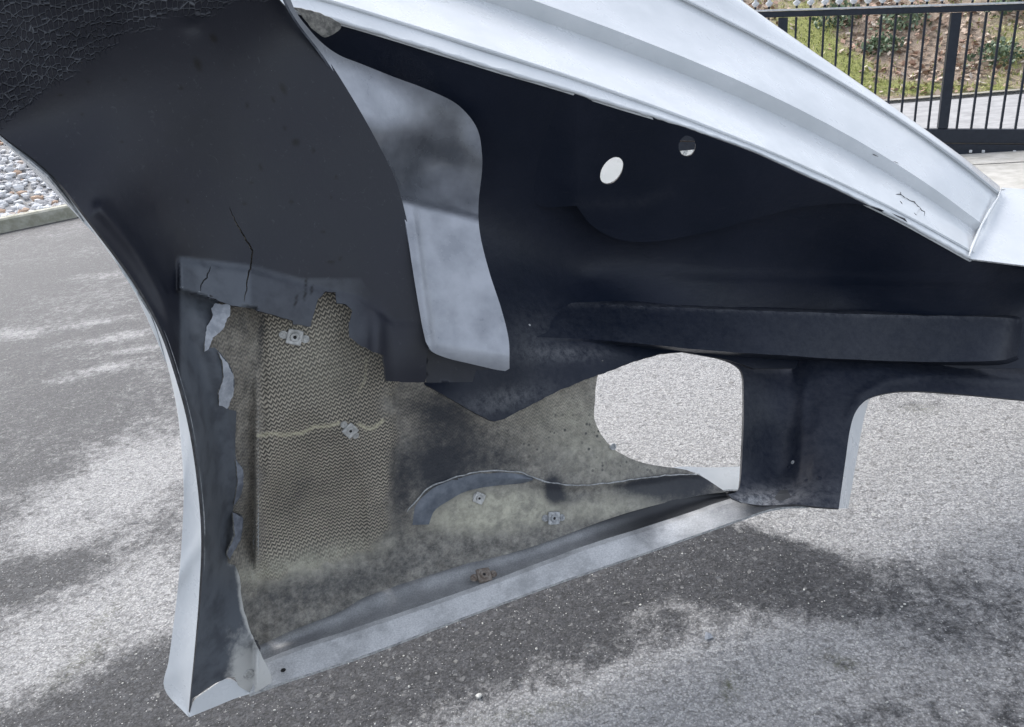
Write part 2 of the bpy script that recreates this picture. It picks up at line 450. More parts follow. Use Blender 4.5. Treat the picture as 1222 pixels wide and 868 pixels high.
# wheel arch liner -------------------------------------------------
ARCH = cat([(-60, 112), (0, 160), (60, 207), (110, 268), (160, 335), (192, 392), (213, 452), (228, 510), (238, 575), (243, 640), (240, 710), (234, 775), (229, 820), (226, 851)], 5)
bott = torn(lin([(226, 851), (230, 834), (248, 821), (272, 808), (280, 808), (284, 818), (293, 824), (297, 827), (304, 827), (324, 815), (324, 806), (317, 792)], 4), .5)
tear = torn(np.vstack([cat([(317, 792), (303, 763), (293, 735), (288, 711), (286, 690), (281, 676), (272, 672), (272, 664)], 4),
    cat([(272, 662), (286, 646), (290, 630), (290, 619)], 3), cat([(288, 615), (278, 612), (279, 604)], 3), cat([(279, 604), (288, 590), (290, 577), (290, 561)], 3),
    cat([(289, 558), (282, 548), (281, 520), (282, 497)], 4), cat([(282, 490), (272, 487), (279, 465), (278, 444), (268, 427), (256, 415)], 4), cat([(246, 416), (247, 392), (256, 374), (262, 366), (258, 357)], 4)]), .5)
under = torn(lin([(246, 354), (274, 364), (300, 369), (330, 377), (349, 383), (350, 387), (371, 390), (374, 376), (380, 357), (389, 348), (400, 349), (402, 362), (413, 363), (421, 371), (416, 386), (417, 402), (429, 412), (445, 420), (458, 424), (461, 455), (508, 457), (509, 430), (511, 412)], 3.5), .7, seed=3)
redge = cat([(511, 410), (505, 385), (497, 330), (487, 270), (472, 215), (445, 160), (415, 108), (385, 62), (352, 20), (325, -12), (300, -60)], 5)
beadc = cat([(120, 250), (140, 272), (165, 305), (192, 352), (212, 400), (228, 450), (242, 510), (252, 575), (256, 640)], 6)
def liner_x(x, y):
    d = seg_dist(ARCH, x, y); db = seg_dist(beadc, x, y)
    xa = np.interp(y, ARCH[:, 1], ARCH[:, 0]); tt_ = np.clip((x-xa)/np.interp(y, [330, 400, 500, 700, 800], [70, 55, 48, 45, 70]), 0, 1.0)
    e = .034*np.sin(tt_*math.pi)**1.5*sstep(350, 430, y)*sstep(680, 610, y)*np.where(x > 330, 0, 1)
    e = e-.014*np.exp(-(db/9.)**2) + .012*np.exp(-((d-5)/4.)**2)*0
    # lower strip kicked towards the hands
    yl = np.interp(x, [200, 214, 300, 360, 430, 470], [300, 304, 316, 334, 352, 380])
    k = sstep(0, 12, y-yl)*sstep(211, 216, x)*sstep(520, 440, x)
    yu = np.interp(x, [200, 246, 275, 276], [342, 355, 366, 368]); yu = np.where(x > 304, 2000, yu); k = k*sstep(2, -2, y-yu)
    e = e-.0006*np.clip(y-yl, 0, 90)*k - .003*sstep(0, 4, y-yl)*k
    # vertical fold at the right-hand remnant
    e = e-.014*np.exp(-((x-449)/10.)**2)*sstep(350, 400, y)
    e = e+.004*np.exp(-(((x-228)/14.)**2+((y-30)/11.)**2))
    return e
liner = Surf([(-60, 60, .90), (0, 160, .97), (100, 256, 1.00), (192, 392, 1.085), (228, 510, 1.13), (243, 640, 1.205), (234, 775, 1.30), (226, 851, 1.357), (324, 812, 1.416), (300, 760, 1.40), (280, 690, 1.375),
              (280, 600, 1.335), (275, 500, 1.27), (262, 400, 1.22), (262, 640, 1.31), (235, 360, 1.20), (300, 360, 1.255), (400, 350, 1.32), (508, 450, 1.37), (480, 260, 1.335), (400, 90, 1.27), (345, 10, 1.22),
              (180, 260, 1.13), (220, 130, 1.17), (100, 120, 1.06), (150, 0, 1.06), (0, 0, .93), (-60, -60, .86), (330, 220, 1.27), (300, -60, 1.12), (0, 90, .95)], liner_x)
def slit(pts, wd):
    p = torn(lin(pts, 3), .9, .2, 7); n = len(p); d = np.gradient(p, axis=0); nn = np.stack([-d[:, 1], d[:, 0]], 1); nn /= np.linalg.norm(nn, axis=1)[:, None]
    ww = wd*np.sin(np.linspace(.12, math.pi-.12, n))[:, None]**.6
    return np.vstack([p+nn*ww/2, (p-nn*ww/2)[::-1]])
slits = [slit([(274, 248), (280, 262), (284, 270), (294, 286), (301, 300), (299, 318), (295, 335), (293, 352), (291, 360)], 2.0),
         slit([(251, 318), (247, 331), (240, 340), (239, 349)], 1.5)]
chips = [(236, 77, 4.5, 9, -22), (255, 46, 4, 6, -40), (338, 106, 3.5, 8, -25), (326, 119, 2, 4, -20), (353, 170, 5, 4.5, 0), (295, 126, 2, 4, 0), (348, 241, 3, 2.4, 0), (386, 277, 3.2, 2, 20), (340, 153, 2, 2, 0), (311, 200, 1.8, 5, -8),
         (292, 243, 3, 2, 0), (72, 114, 3, 2, 0), (98, 137, 2.4, 2, 0), (300, 218, 2, 2, 0), (145, 170, 2, 1.6, 0), (395, 235, 2.2, 1.6, 0), (106, 98, 3, 1.6, 45), (149, 95, 2, 1.4, 0), (395, 313, 5, 2, 10), (406, 309, 2, 2.6, 0), (224, 240, 1.6, 3, 0), (216, 105, 3, 2, 0),
         (374, 180, 1.8, 3, 0), (401, 212, 1.8, 2.4, 0), (372, 346, 1.6, 6, 8), (365, 338, 1.4, 8, 4), (364, 352, 1.6, 8, 12), (353, 360, 1.4, 9, 14)]
def f_chip(x, y):
    a = np.zeros(len(x))
    for (cx, cy, rx, ry, r) in chips: a = np.maximum(a, blob(x, y, cx, cy, rx, ry, r, 2))
    return a
def f_honey(x, y):
    yb = np.interp(x, [-70, 0, 45, 100, 150, 190, 260, 330], [160, 150, 112, 80, 40, 24, 10, -8])
    n = np.array([noise.noise(Vector((a*.03, b*.03, 2))) for a, b in zip(x, y)])
    return sstep(6, -10, y-yb+n*10)
def f_grey(x, y):
    yl = np.interp(x, [200, 214, 300, 360, 430, 470], [300, 304, 314, 330, 330, 380])
    a = sstep(0, 5, y-yl)*sstep(213, 217, x)*(1-.45*sstep(296, 302, x))*sstep(452, 400, x)
    a = np.maximum(a, .35*blob(x, y, 430, 392, 22, 24))
    return np.maximum(a*(.75), .15*blob(x, y, 250, 30, 60, 10, 12)*0)
def f_ldust(x, y):
    a = sstep(700, 812, y)*sstep(250, 296, x)*1.0
    a = np.maximum(a, .85*np.exp(-(seg_dist(tear, x, y)/5.)**2)*sstep(640, 700, y))
    a = np.maximum(a, .5*np.exp(-(seg_dist(redge[-30:-8], x, y)/2.5)**2)*sstep(110, 20, y))
    return np.maximum(a, .14*sstep(680, 800, y))
panel('wheel_arch_liner', ring(ARCH, bott, tear, under, redge, [(300, -60)], [(-60, -60)], [(-60, 112)]), liner, [BLACK, WHITE, DARKEDGE], shell, .004, 2.9, slits,
      {'honey': f_honey, 'grey': f_grey, 'dust': f_ldust, 'chip': f_chip})
# arch flange, painted white on the wheel side
aidx = ARCH[2:]
Lout = cat([(58, 210), (108, 272), (156, 338), (182, 376), (196, 420), (208, 470), (216, 530), (219, 590), (216, 660), (209, 730), (201, 790), (196, 822), (225, 856)], 5)
dl = lambda pts, k=0.: [(x, y, float(liner(x, y))+k) for x, y in pts]
A_ = resample(aidx, 70); B_ = resample(Lout, 70)
na = np.array(dl(A_, .0035)); nb = np.array(dl(B_, .0)); nb[:, 2] = na[:, 2]+.055*np.clip(np.linalg.norm(A_-B_, axis=1)/30., .15, 1.2)
mid = (na+nb)/2; mid[:, 2] += .006
loft('arch_flange', [na, mid, nb], [WHITE, WHITE, PALEEDGE], shell, 110, 4, .003, None, (), .0006)
# white front return of the corner
c0 = [(226, 851), (232, 836), (249, 823), (273, 810), (297, 826)]
c1 = [(226, 856), (236, 852), (258, 843), (280, 834), (302, 827)]
loft('corner_return', [[(x, y, float(liner(x, y))+.002) for x, y in c0], [(x, y, float(liner(x, y))-.004) for x, y in c1]], [WHITE, BLACK, PALEEDGE], shell, 30, 3, .003)

# raw outer skin of the bumper, seen from inside -------------------------------------------------
FOLD = [(290, 778), (315, 768), (350, 752), (406, 730), (440, 711), (530, 681), (628, 655), (722, 621), (771, 606), (830, 592), (870, 587)]
seamo = cat([(493, 626), (497, 604), (519, 583), (554, 570), (588, 565), (623, 567), (655, 576), (700, 578), (760, 571), (815, 563)], 5)
def skin_x(x, y):
    e = -.0011*np.where(x < 318, (np.sqrt((312-x)**2+60)+(312-x))/2-.0, 5.4)+.0011*5.4*0
    e = e+.005*np.exp(-((x-306)/11.)**2) - .006*np.exp(-((x-463)/7.)**2)*sstep(470, 500, y) + .006*np.exp(-((x-474)/9.)**2)
    ys = np.interp(x, seamo[:, 0], seamo[:, 1], left=900, right=563)
    e = e+.012*sstep(0, 10, y-ys)*sstep(500, 560, x)
    e = e-.010*np.exp(-((x-560)/45.)**2-((y-505)/40.)**2)
    return e
skin0 = Surf(L(FOLD[::2], .265)+[(300, 400, 1.30), (230, 340, 1.26), (460, 400, 1.41), (460, 550, 1.49), (380, 640, 1.485), (628, 480, 1.62), (712, 480, 1.70), (820, 562, 1.80), (560, 560, 1.60), (700, 580, 1.71), (560, 340, 1.50), (330, 560, 1.385)], skin_x)
def keep_back(x, y):        # the skin always lies behind the liner that covers it
    g = liner(x, y)+.020-skin0(x, y); wgt = sstep(540, 500, x)*sstep(700, 640, y)
    return wgt*np.where(g > 0, g, 0)
skin = Off(skin0, keep_back)
top = lin([(720, 430), (660, 456), (592, 490), (520, 456), (490, 440), (472, 330), (452, 235), (200, 235)], 8)
hole_l = torn(cat([(720, 430), (712, 455), (710, 480), (710, 502), (722, 525), (742, 542), (770, 553), (800, 558), (822, 562), (845, 573), (868, 589)], 4), .35)
pwall = skin.at(np.array([320.]), np.array([700.]))[0]; uu = skin.at(np.array([450.]), np.array([655.]))[0]-pwall; uu /= np.linalg.norm(uu)
CR = cat([(308, 520), (322, 518), (345, 519), (358, 517), (372, 511), (395, 508), (404, 504)], 3); CR2 = cat([(428, 507), (440, 511), (452, 507), (457, 502)], 3)
CR = torn(CR, 1.2, .2, 1); CR2 = torn(CR2, 1.2, .2, 2)
def f_crack(x, y):
    d = np.minimum(seg_dist(CR, x, y), seg_dist(CR2, x, y)); a = .9*np.exp(-(d/1.5)**2)
    d2 = seg_dist([(428, 470), (436, 452), (437, 428)], x, y); a = np.maximum(a, .4*np.exp(-(d2/1.2)**2))
    return a
def edge_noise(x, y, s=.02, z=0): return np.array([noise.fractal(Vector((a*s, b*s, z)), .6, 2.1, 4) for a, b in zip(x, y)])
def f_weave(x, y):
    n = edge_noise(x, y, .03, 3)
    yb = np.interp(x, [270, 300, 340, 400, 455, 480], [690, 700, 678, 664, 640, 630])
    a = sstep(12, -6, y-yb+n*14)*(.45+.55*sstep(304, 318, x+n*6))*(1-.75*sstep(455, 478, x+n*16))*sstep(540, 480, x+n*30)
    # faint weave right of the fold
    b = (.6*blob(x, y, 500, 485, 50, 45)+.55*blob(x, y, 645, 495, 100, 40, -15))*sstep(466, 480, x)
    return np.clip(np.maximum(a, b), 0, 1)
def f_darken(x, y):  # darker areas: black overspray, the vertical crease, the right end
    a = .95*blob(x, y, 661, 583, 13, 20)+.7*blob(x, y, 820, 590, 60, 17, -8)+.4*blob(x, y, 760, 585, 50, 14, -8)
    a = a+.75*blob(x, y, 515, 560, 42, 55)+.55*blob(x, y, 585, 550, 60, 32)+.65*blob(x, y, 530, 490, 60, 28, 20)+.3*blob(x, y, 330, 700, 60, 25)
    a = a+.45*blob(x, y, 475, 590, 14, 70)+.25*blob(x, y, 380, 570, 40, 30)+.3*blob(x, y, 370, 655, 80, 16, -12)+.45*blob(x, y, 430, 690, 120, 22, -17)
    a = a+.9*blob(x, y, 800, 575, 60, 9, -4)+.4*blob(x, y, 680, 595, 25, 10)
    a = a+.6*blob(x, y, 312, 400, 6, 60, 4)+.4*blob(x, y, 290, 390, 12, 30)
    return np.clip(a, 0, 1)
def f_pale(x, y):
    ys = np.interp(x, seamo[:, 0], seamo[:, 1], left=900, right=563)
    a = .9*blob(x, y, 590, 610, 90, 27, -4, 2)*sstep(2, 8, y-ys)*sstep(498, 512, x)
    a = np.maximum(a, .55*blob(x, y, 740, 600, 90, 17, -12, 2)*sstep(2, 8, y-ys))
    a = np.maximum(a, .5*blob(x, y, 700, 520, 75, 45, 25))
    a = np.maximum(a, .25*blob(x, y, 380, 430, 60, 60)); a = np.maximum(a, .85*blob(x, y, 355, 672, 95, 15, -14))
    return np.clip(a, 0, 1)
def f_spots(x, y): return np.clip(blob(x, y, 700, 530, 110, 40, 10, 2)+.5*blob(x, y, 520, 560, 60, 40), 0, 1)
foldc = cat(FOLD[::-1], 5)
panel('bumper_skin', ring([(200, 235)], lin([(200, 235), (200, 320), (230, 420), (262, 520), (262, 600), (262, 700), (280, 782), (290, 778)], 6), cat(FOLD, 5), [(868, 589)], hole_l[::-1], top), skin, [WEAVE, WHITE, PALEEDGE], shell, .0045, 3.0, (),
      {'weave': f_weave, 'darken': f_darken, 'pale': f_pale, 'crack': f_crack, 'spots': f_spots}, (pwall, uu, np.array([0, 0, 1.])))

# ledge and dusty lip along the bottom
foldL = [(x, y-1, float(skin(x, y))+.004) for x, y in FOLD]
TOP = [(311, 789), (360, 770), (440, 744), (553, 705), (640, 673), (703, 650), (760, 632), (816, 614), (850, 602), (882, 592), (905, 587), (940, 584)]
BOT = [(297, 829), (330, 817), (440, 780), (560, 734), (666, 695), (771, 659), (840, 635), (883, 620), (905, 612), (930, 606), (965, 604)]
topL = L(TOP, .252); botL = L(BOT, .25)
midL = [((a[0]+b[0])/2, (a[1]+b[1])/2+1, (a[2]+b[2])/2+.012) for a, b in zip(resample(cat(foldL), 12), resample(cat(topL), 12))]
def f_ld(x, y):
    n = edge_noise(x, y, .03, 9); return np.clip(.55+.6*n+.4*blob(x, y, 560, 690, 90, 10, -18)-.7*sstep(700, 800, x), 0, 1)
def f_ls(x, y): return np.clip(sstep(650, 780, x+.4*(620-y))*1.0+.5*np.exp(-(seg_dist(FOLD, x, y)/4.)**2), 0, 1)  # darker along the fold and towards the right end
loft('inner_ledge', [foldL, midL, topL], [DUSTY, DUSTY, PALEEDGE], shell, 170, 8, .004, {'dust': lambda x, y: .30*f_ld(x, y), 'darken': f_ls}, (), .0012)
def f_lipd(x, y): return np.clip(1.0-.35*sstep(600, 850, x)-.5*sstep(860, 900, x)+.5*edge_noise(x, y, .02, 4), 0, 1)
l1 = [(x, y, d) for x, y, d in L([(x+1, y+5) for x, y in TOP], .256)]
loft('bottom_lip', [topL, l1, botL], [DUSTY, WHITE, PALEEDGE], shell, 200, 5, .006, {'dust': f_lipd, 'darken': lambda x, y: .9*sstep(800, 935, x)}, (1,), .0007)  # lip darkens towards the post

# white outer face seen through the indicator opening
ow = Surf([(800, 560, 1.84), (885, 560, 1.97), (860, 592, 1.86), (885, 590, 1.90), (830, 575, 1.86)])
panel('outer_lower_lip', ring(cat([(790, 560), (815, 557), (850, 558), (905, 556)], 6), [(905, 600)], cat([(870, 598), (845, 588), (820, 574), (790, 566)], 6)), ow, [WHITE, WHITE, WHITE], shell, .004, 5)

# black nose panel behind the bonnet rebate -------------------------------------------------
P0 = [(160, -52), (250, -23), (320, 1), (357, 13), (406, 26), (467, 44), (541, 67), (600, 85), (649, 99), (698, 114), (747, 129), (796, 144), (845, 161), (900, 181), (959, 208), (991, 222), (1032, 242), (1069, 260), (1113, 284), (1138, 298), (1159, 310)]
def nose_x(x, y):
    e = -.004*np.exp(-((y-np.interp(x, [740, 960, 1222], [323, 331, 337]))/3.5)**2)*sstep(740, 800, x)
    e = e-.012*np.exp(-((y-np.interp(x, [600, 760], [150, 120]))/16.)**2)*0
    return e+.006*np.exp(-((x-578)/3.)**2)*sstep(190, 210, y)*sstep(330, 290, y)*0
nose = Surf([(200, -50, 1.15), (330, 0, 1.235), (600, 93, 1.43), (870, 181, 1.63), (1157, 309, 1.87), (1300, 330, 1.98), (1650, 352, 2.27), (1650, 400, 2.36), (1650, 470, 2.38), (590, 300, 1.66), (470, 90, 1.43), (480, 300, 1.60), (700, 330, 1.84), (1000, 345, 2.02), (1222, 360, 2.08),
             (620, 400, 1.60), (560, 400, 1.54), (700, 430, 1.66), (500, 456, 1.475), (590, 503, 1.53), (620, 470, 1.59), (815, 432, 1.80), (900, 430, 1.9), (1222, 430, 2.06), (760, 200, 1.66), (850, 240, 1.74), (600, 200, 1.60), (400, 330, 1.56)], nose_x)
lowr = torn(lin([(496, 453), (520, 466), (560, 489), (583, 501), (592, 503), (602, 500), (640, 480), (672, 464), (702, 452), (730, 442), (758, 431), (790, 422), (815, 420)], 4), .5)
def ell(cx, cy, rx, ry, rot, n=22):
    a = R(rot); return np.array([(cx+rx*math.cos(t)*math.cos(a)-ry*math.sin(t)*math.sin(a), cy+rx*math.cos(t)*math.sin(a)+ry*math.sin(t)*math.cos(a)) for t in np.linspace(0, 2*math.pi, n, endpoint=False)])
H1 = ell(730, 204, 11.5, 18, 33); H2 = torn(ell(820, 174.5, 10, 12.5, 10), .6)
panel('nose_panel', ring(cat([(x, y+1) for x, y in P0], 6), lin([(1300, 321), (1650, 345), (1650, 470), (1300, 440), (900, 440), (870, 430), (815, 420)], 8), lowr[::-1], lin([(496, 453), (480, 400), (440, 300), (400, 200), (300, 60), (160, -62)], 10)), nose,
      [BLACK2, WHITE, DARKEDGE], shell, .005, 6, [ell(730, 204, 15, 21, 33), ell(820, 174.5, 14, 16, 10)], {'dust': lambda x, y: np.clip(.3*blob(x, y, 680, 422, 50, 9)+.28*blob(x, y, 600, 478, 60, 14, -12)+.4*blob(x, y, 640, 400, 40, 40)*.3, 0, 1)})
# raised lamp housing with two drillings
hlow = cat([(1080, 262), (1040, 247), (1000, 243), (940, 251), (860, 273), (800, 286), (760, 289), (730, 283), (705, 268), (688, 246)], 4)
def hs_f(x, y):
    dl_ = np.interp(x, hlow[::-1, 0], hlow[::-1, 1], left=246)-y
    f = np.exp(-(np.clip(dl_, 0, 400)/95.)**2)*sstep(610, 700, x)*sstep(1080, 960, x)
    return -.0025-.045*f+.012*sstep(700, 645, x)
hs = Off(nose, hs_f)
panel('lamp_housing', ring(cat([(640, 99)]+[(x, y+1.5) for x, y in P0[9:18]]+[(1086, 271)], 5), lin([(1086, 271), (1080, 262)], 4), hlow, cat([(688, 246), (640, 244), (622, 200), (626, 150), (640, 99)], 5)), hs,
      [BLACK2, BLACK2, DARKEDGE], shell, .004, 4, [H1, H2], {'dust': lambda x, y: .03*np.exp(-(seg_dist([(690, 244), (760, 243), (800, 230)], x, y)/7.)**2)})
# white outer skin standing in front of the drillings
fs = Surf([(700, 250, 1.78), (780, 250, 1.80), (700, 170, 1.93), (780, 170, 1.95)])  # added sheet of outer skin, tilted up to catch the sky behind the hole
panel('sky_facing_skin', ring(lin([(700, 175), (758, 165), (768, 235), (705, 245), (700, 175)], 8)), fs, [WHITE, WHITE, WHITE], shell, .004, 8)
fs2 = Surf([(806, 190, 1.80), (836, 190, 1.81), (806, 181, 1.83), (836, 178, 1.84)])
panel('drain_lip', ring(lin([(804, 182), (814, 180), (838, 178), (838, 192), (804, 192), (804, 182)], 4)), fs2, [WHITE, WHITE, WHITE], shell, .004, 5)

# cross beam
def bo_(pts, o):
    out = []
    for x, y in pts:
        tq = float(sstep(600, 850, x)**1.7*sstep(1226, 1196, x)); out.append((x, y, float(nose(x, y))+.006-(o+.006)*tq))
    return out
bm = [bo_([(600, 352), (700, 357), (760, 359), (900, 366), (1060, 372), (1196, 376), (1222, 380)], -.004),
      bo_([(600, 360), (700, 363), (760, 365), (900, 371), (1060, 376), (1194, 379), (1220, 383)], .050),
      bo_([(610, 385), (700, 388), (760, 391), (900, 398), (1060, 405), (1192, 406), (1218, 405)], .075),
      bo_([(620, 402), (700, 405), (760, 410), (870, 420), (1060, 431), (1183, 431), (1214, 424)], .085),
      bo_([(620, 408), (700, 410), (760, 415), (870, 425), (1060, 436), (1184, 436), (1216, 430)], -.004)]
loft('cross_beam', bm, [BLACK2, BLACK2, DARKEDGE], shell, 120, 6, .004, {'dust': lambda x, y: .04+.16*np.exp(-(seg_dist([(x0, y0) for x0, y0, _ in bm[1]], x, y)/3.)**2)}, (1, 3), .0015)
V = []; Fc = []
# lower post between the two openings
cs = Surf([(887, 430, 1.90), (935, 430, 1.985), (970, 430, 1.96), (1010, 430, 1.98), (1100, 436, 2.03), (1222, 440, 2.09), (1300, 450, 2.14), (1650, 470, 2.42), (1650, 520, 2.40), (886, 520, 1.81), (935, 520, 1.89), (968, 520, 1.83), (1005, 540, 1.80), (885, 570, 1.775), (932, 565, 1.845), (965, 565, 1.79),
           (1002, 570, 1.755), (895, 590, 1.745), (945, 588, 1.77), (1000, 592, 1.725), (1050, 471, 1.91), (1222, 478, 2.03), (1300, 484, 2.09), (885, 619, float(G(885, 619, .25))), (950, 604, 1.712), (1000, 607, 1.702)],
          lambda x, y: -.006*np.exp(-((x-962+(y-430)*.06)/6.)**2)*sstep(440, 470, y)*sstep(590, 570, y) - .006*np.exp(-(seg_dist([(880, 597), (910, 590), (960, 588), (1003, 596)], x, y)/3.5)**2) - .007*np.exp(-(seg_dist([(1012, 500), (1028, 470), (1060, 453), (1110, 446), (1222, 456)], x, y)/5.)**2))
arch2 = cat([(1650, 530), (1450, 503), (1300, 486), (1222, 478), (1150, 471), (1095, 467), (1060, 469), (1035, 477), (1021, 492), (1014, 515), (1009, 550), (1004, 585), (1001, 607)], 5)
holer = cat([(868, 590), (877, 588), (883, 579), (886, 540), (887.5, 500), (887.5, 470), (886, 446), (878, 436), (862, 429), (840, 424), (815, 419)], 4)
panel('inner_post', ring([(815, 416)], lin([(830, 414), (887, 424), (1060, 429), (1190, 426), (1300, 428), (1650, 455)], 10), arch2, cat([(1001, 607), (975, 605), (950, 602), (930, 603), (905, 603), (885, 600)], 4), [(874, 595)], holer), cs,
      [BLACK2, WHITE, DARKEDGE], shell, .005, 4, (), {'dust': lambda x, y: np.clip(1.0*blob(x, y, 893, 606, 48, 15, -14)+.12*sstep(560, 600, y)+.05, 0, 1)})
e0 = [(x, y, float(cs(x, y))+.004) for x, y in [(1055, 470), (1035, 477), (1021, 492), (1014, 515), (1009, 550), (1004, 585), (1001, 607)]]
e1 = [(x, y, d+.06) for (x, y, d) in [(1062, 470, 1.9), (1040, 475, 1.89), (1033, 492, 1.87), (1028, 515, 1.85), (1022, 550, 1.81), (1016, 585, 1.77), (1012, 607, 1.75)]]
loft('opening_return', [e0, e1], [WHITE, WHITE, PALEEDGE], shell, 40, 3, .003)
e2 = [(p[0]+18, p[1]+(4 if i < 6 else 0), p[2]+.16) for i, p in enumerate(e1)]
for i, (x, y, r_) in enumerate([(946, 552, 2.6), (962, 573, 2.4), (978, 571, 3.0), (947, 525, 1.8), (941, 557, 2.0), (956, 500, 1.6), (632, 388, 1.6)]):
    cs_q = nose if x < 700 else cs
    o, u, v, n = cs_q.frame(x, y); V = []; Fc = []
    rr = r_*float(cs_q(x, y))/F; V.append(o+n*rr*.8)
    for k in range(8):
        a = k*math.pi/4; V.append(o+(u*math.cos(a)+v*math.sin(a))*rr+n*rr*.1)
    for k in range(8): Fc.append((0, 1+k, 1+(k+1) % 8))
    mesh('resin_drip', V, Fc, PALEEDGE if i in (0, 6) else BLACK2, None, shell)

# white bonnet rebate -------------------------------------------------
def dz(pts, f): return [(x, y, f(x, y)) for x, y in pts]
ref = lambda x, y: float(nose(x, np.interp(x, [p[0] for p in P0], [p[1] for p in P0])))
P0d = dz(P0, lambda x, y: float(nose(x, y)))
Q = lambda pts, dd: [(x, y, ref(x, y)+dd) for x, y in pts]
tp = lambda x: 1-.5*float(sstep(900, 1190, x))
def fair(pts, n=16, deg=4):
    p = np.array(pts, float); q = np.polyfit((p[:, 0]-700)/500, p[:, 1], deg)
    return [(float(x), float(np.polyval(q, (x-700)/500))) for x in np.linspace(p[0, 0], p[-1, 0], n)]
Q = lambda pts, dd: [(x, y, ref(x, y)+dd*tp(x)) for x, y in fair(pts)]
C0 = [(x, y+2, d-.003) for x, y, d in P0d]
C1 = Q([(180, -62), (300, -26), (381, 0), (467, 23), (541, 47), (600, 66), (674, 89), (723, 105), (757, 120), (796, 136), (845, 152), (900, 173), (959, 201), (991, 215), (1032, 232), (1069, 250), (1113, 274), (1162, 306)], .026)
C2 = Q([(182, -66), (302, -30), (383, -4), (468, 19), (542, 43), (601, 62), (675, 85), (724, 101), (760, 117), (797, 133), (846, 149), (901, 170), (960, 198), (992, 212), (1033, 229), (1070, 247), (1114, 271), (1163, 302)], .034)
C3 = Q([(300, -95), (400, -60), (480, -32), (560, -5), (637, 22), (698, 43), (747, 60), (821, 91), (850, 105), (900, 125), (924, 135), (997, 171), (1041, 195), (1069, 214), (1118, 245), (1155, 269), (1167, 277)], .215)
C4 = Q([(290, -115), (390, -82), (480, -52), (560, -26), (637, 0), (698, 21), (760, 44), (821, 71), (850, 85), (900, 106), (924, 118), (997, 152), (1050, 183), (1094, 210), (1136, 238), (1173, 271)], .185)
C5 = Q([(520, -150), (620, -95), (720, -42), (804, 0), (850, 22), (900, 48), (924, 61), (997, 101), (1059, 140), (1108, 173), (1140, 196), (1157, 209), (1191, 237)], .37)
C6 = [(x+1, y-3, d+.006) for x, y, d in C5]
C7 = [(x+2, y-6, d-.006) for x, y, d in C5]
C8 = Q([(640, -170), (720, -115), (800, -60), (850, -26), (887, 0), (924, 27), (948, 51), (997, 82), (1046, 113), (1083, 138), (1145, 184), (1193, 223)], .455)
C9 = Q([(635, -150), (715, -95), (795, -40), (845, -6), (882, 20), (919, 47), (944, 71), (993, 100), (1042, 130), (1080, 153), (1142, 196), (1191, 230)], .62)
loft('bonnet_rebate', [C0, C1, C2, C3, C4, C5, C6, C7, C8, C9], [WHITE, WHITE, WHITE], shell, 210, 6, .004, None, (1, 3, 4, 5, 7), .0004)
# rough overspray bead along the lower edge
pts = resample(cat([(x, y-0.5, d-.005) for x, y, d in P0d[2:]], 4), 220); pts = P(pts[:, 0], pts[:, 1], pts[:, 2])
for i in range(len(pts)): pts[i] += np.array(noise.noise_vector(Vector(pts[i])*40))*.0015
tube('paint_bead', pts, [.0040*(1+.5*noise.noise(Vector(p)*60)) for p in pts], WHITE, shell, 7)
pk = P(np.array([c[0] for c in C6]), np.array([c[1] for c in C6]), np.array([c[2] for c in C6]))
# landing at the right end
fl = Surf([(1195, 226, 2.12), (1157, 309, 1.865), (1222, 228, 2.13), (1222, 317, 1.89), (1300, 320, 1.93), (1300, 232, 2.18), (1650, 350, 2.22), (1650, 250, 2.52), (1170, 272, 1.98)])
panel('rebate_corner', ring(cat([(1157, 309), (1168, 272), (1192, 234), (1196, 224)], 4), lin([(1196, 224), (1222, 226), (1300, 229), (1650, 250)], 6), lin([(1650, 352), (1300, 324), (1222, 317), (1190, 313), (1157, 309)], 6)), fl, [WHITE, WHITE, PALEEDGE], shell, .004, 5)
q = P(np.array([1156., 1160, 1166, 1172, 1180, 1191, 1195]), np.array([308., 296, 282, 268, 254, 236, 225]), np.array([1.86, 1.885, 1.925, 1.965, 2.01, 2.07, 2.10]))
tube('filler_seam', q, .0035, WHITE, shell, 6, jit=.3)
# hairline chips in the paint
for pts_ in ([(1069, 232), (1075, 232), (1080, 236), (1086, 239), (1092, 242), (1097, 247), (1100, 251), (1103, 253), (1103, 258)], [(1075, 228), (1075, 232)], [(1074, 240), (1077, 244)], [(1091, 254), (1094, 257)], [(976, 207), (983, 209), (988, 216)], [(1041, 184), (1048, 187)], [(1066, 193), (1072, 195)], [(1186, 226), (1194, 227), (1200, 226)]):
    a = torn(lin(pts_, 2.5), .8, .3, 4); r_, Ls = [], None
    # project on the rebate: depth by blending the two profile lines around it
    def dep(x, y):
        best = None
        allp = np.vstack([resample(np.array(c), 60) for c in (C1, C2, C3, C4, C5, C8)]); dd = np.hypot(allp[:, 0]-x, allp[:, 1]-y)
        k = np.argsort(dd)[:4]; ww = 1/(dd[k]+2); return (allp[k, 2]*ww).sum()/ww.sum()
    pp = P(a[:, 0], a[:, 1], np.array([dep(x, y)-.0035 for x, y in a]))
    tube('paint_crack', pp, .0009, HOLED, shell, 4, jit=.4)

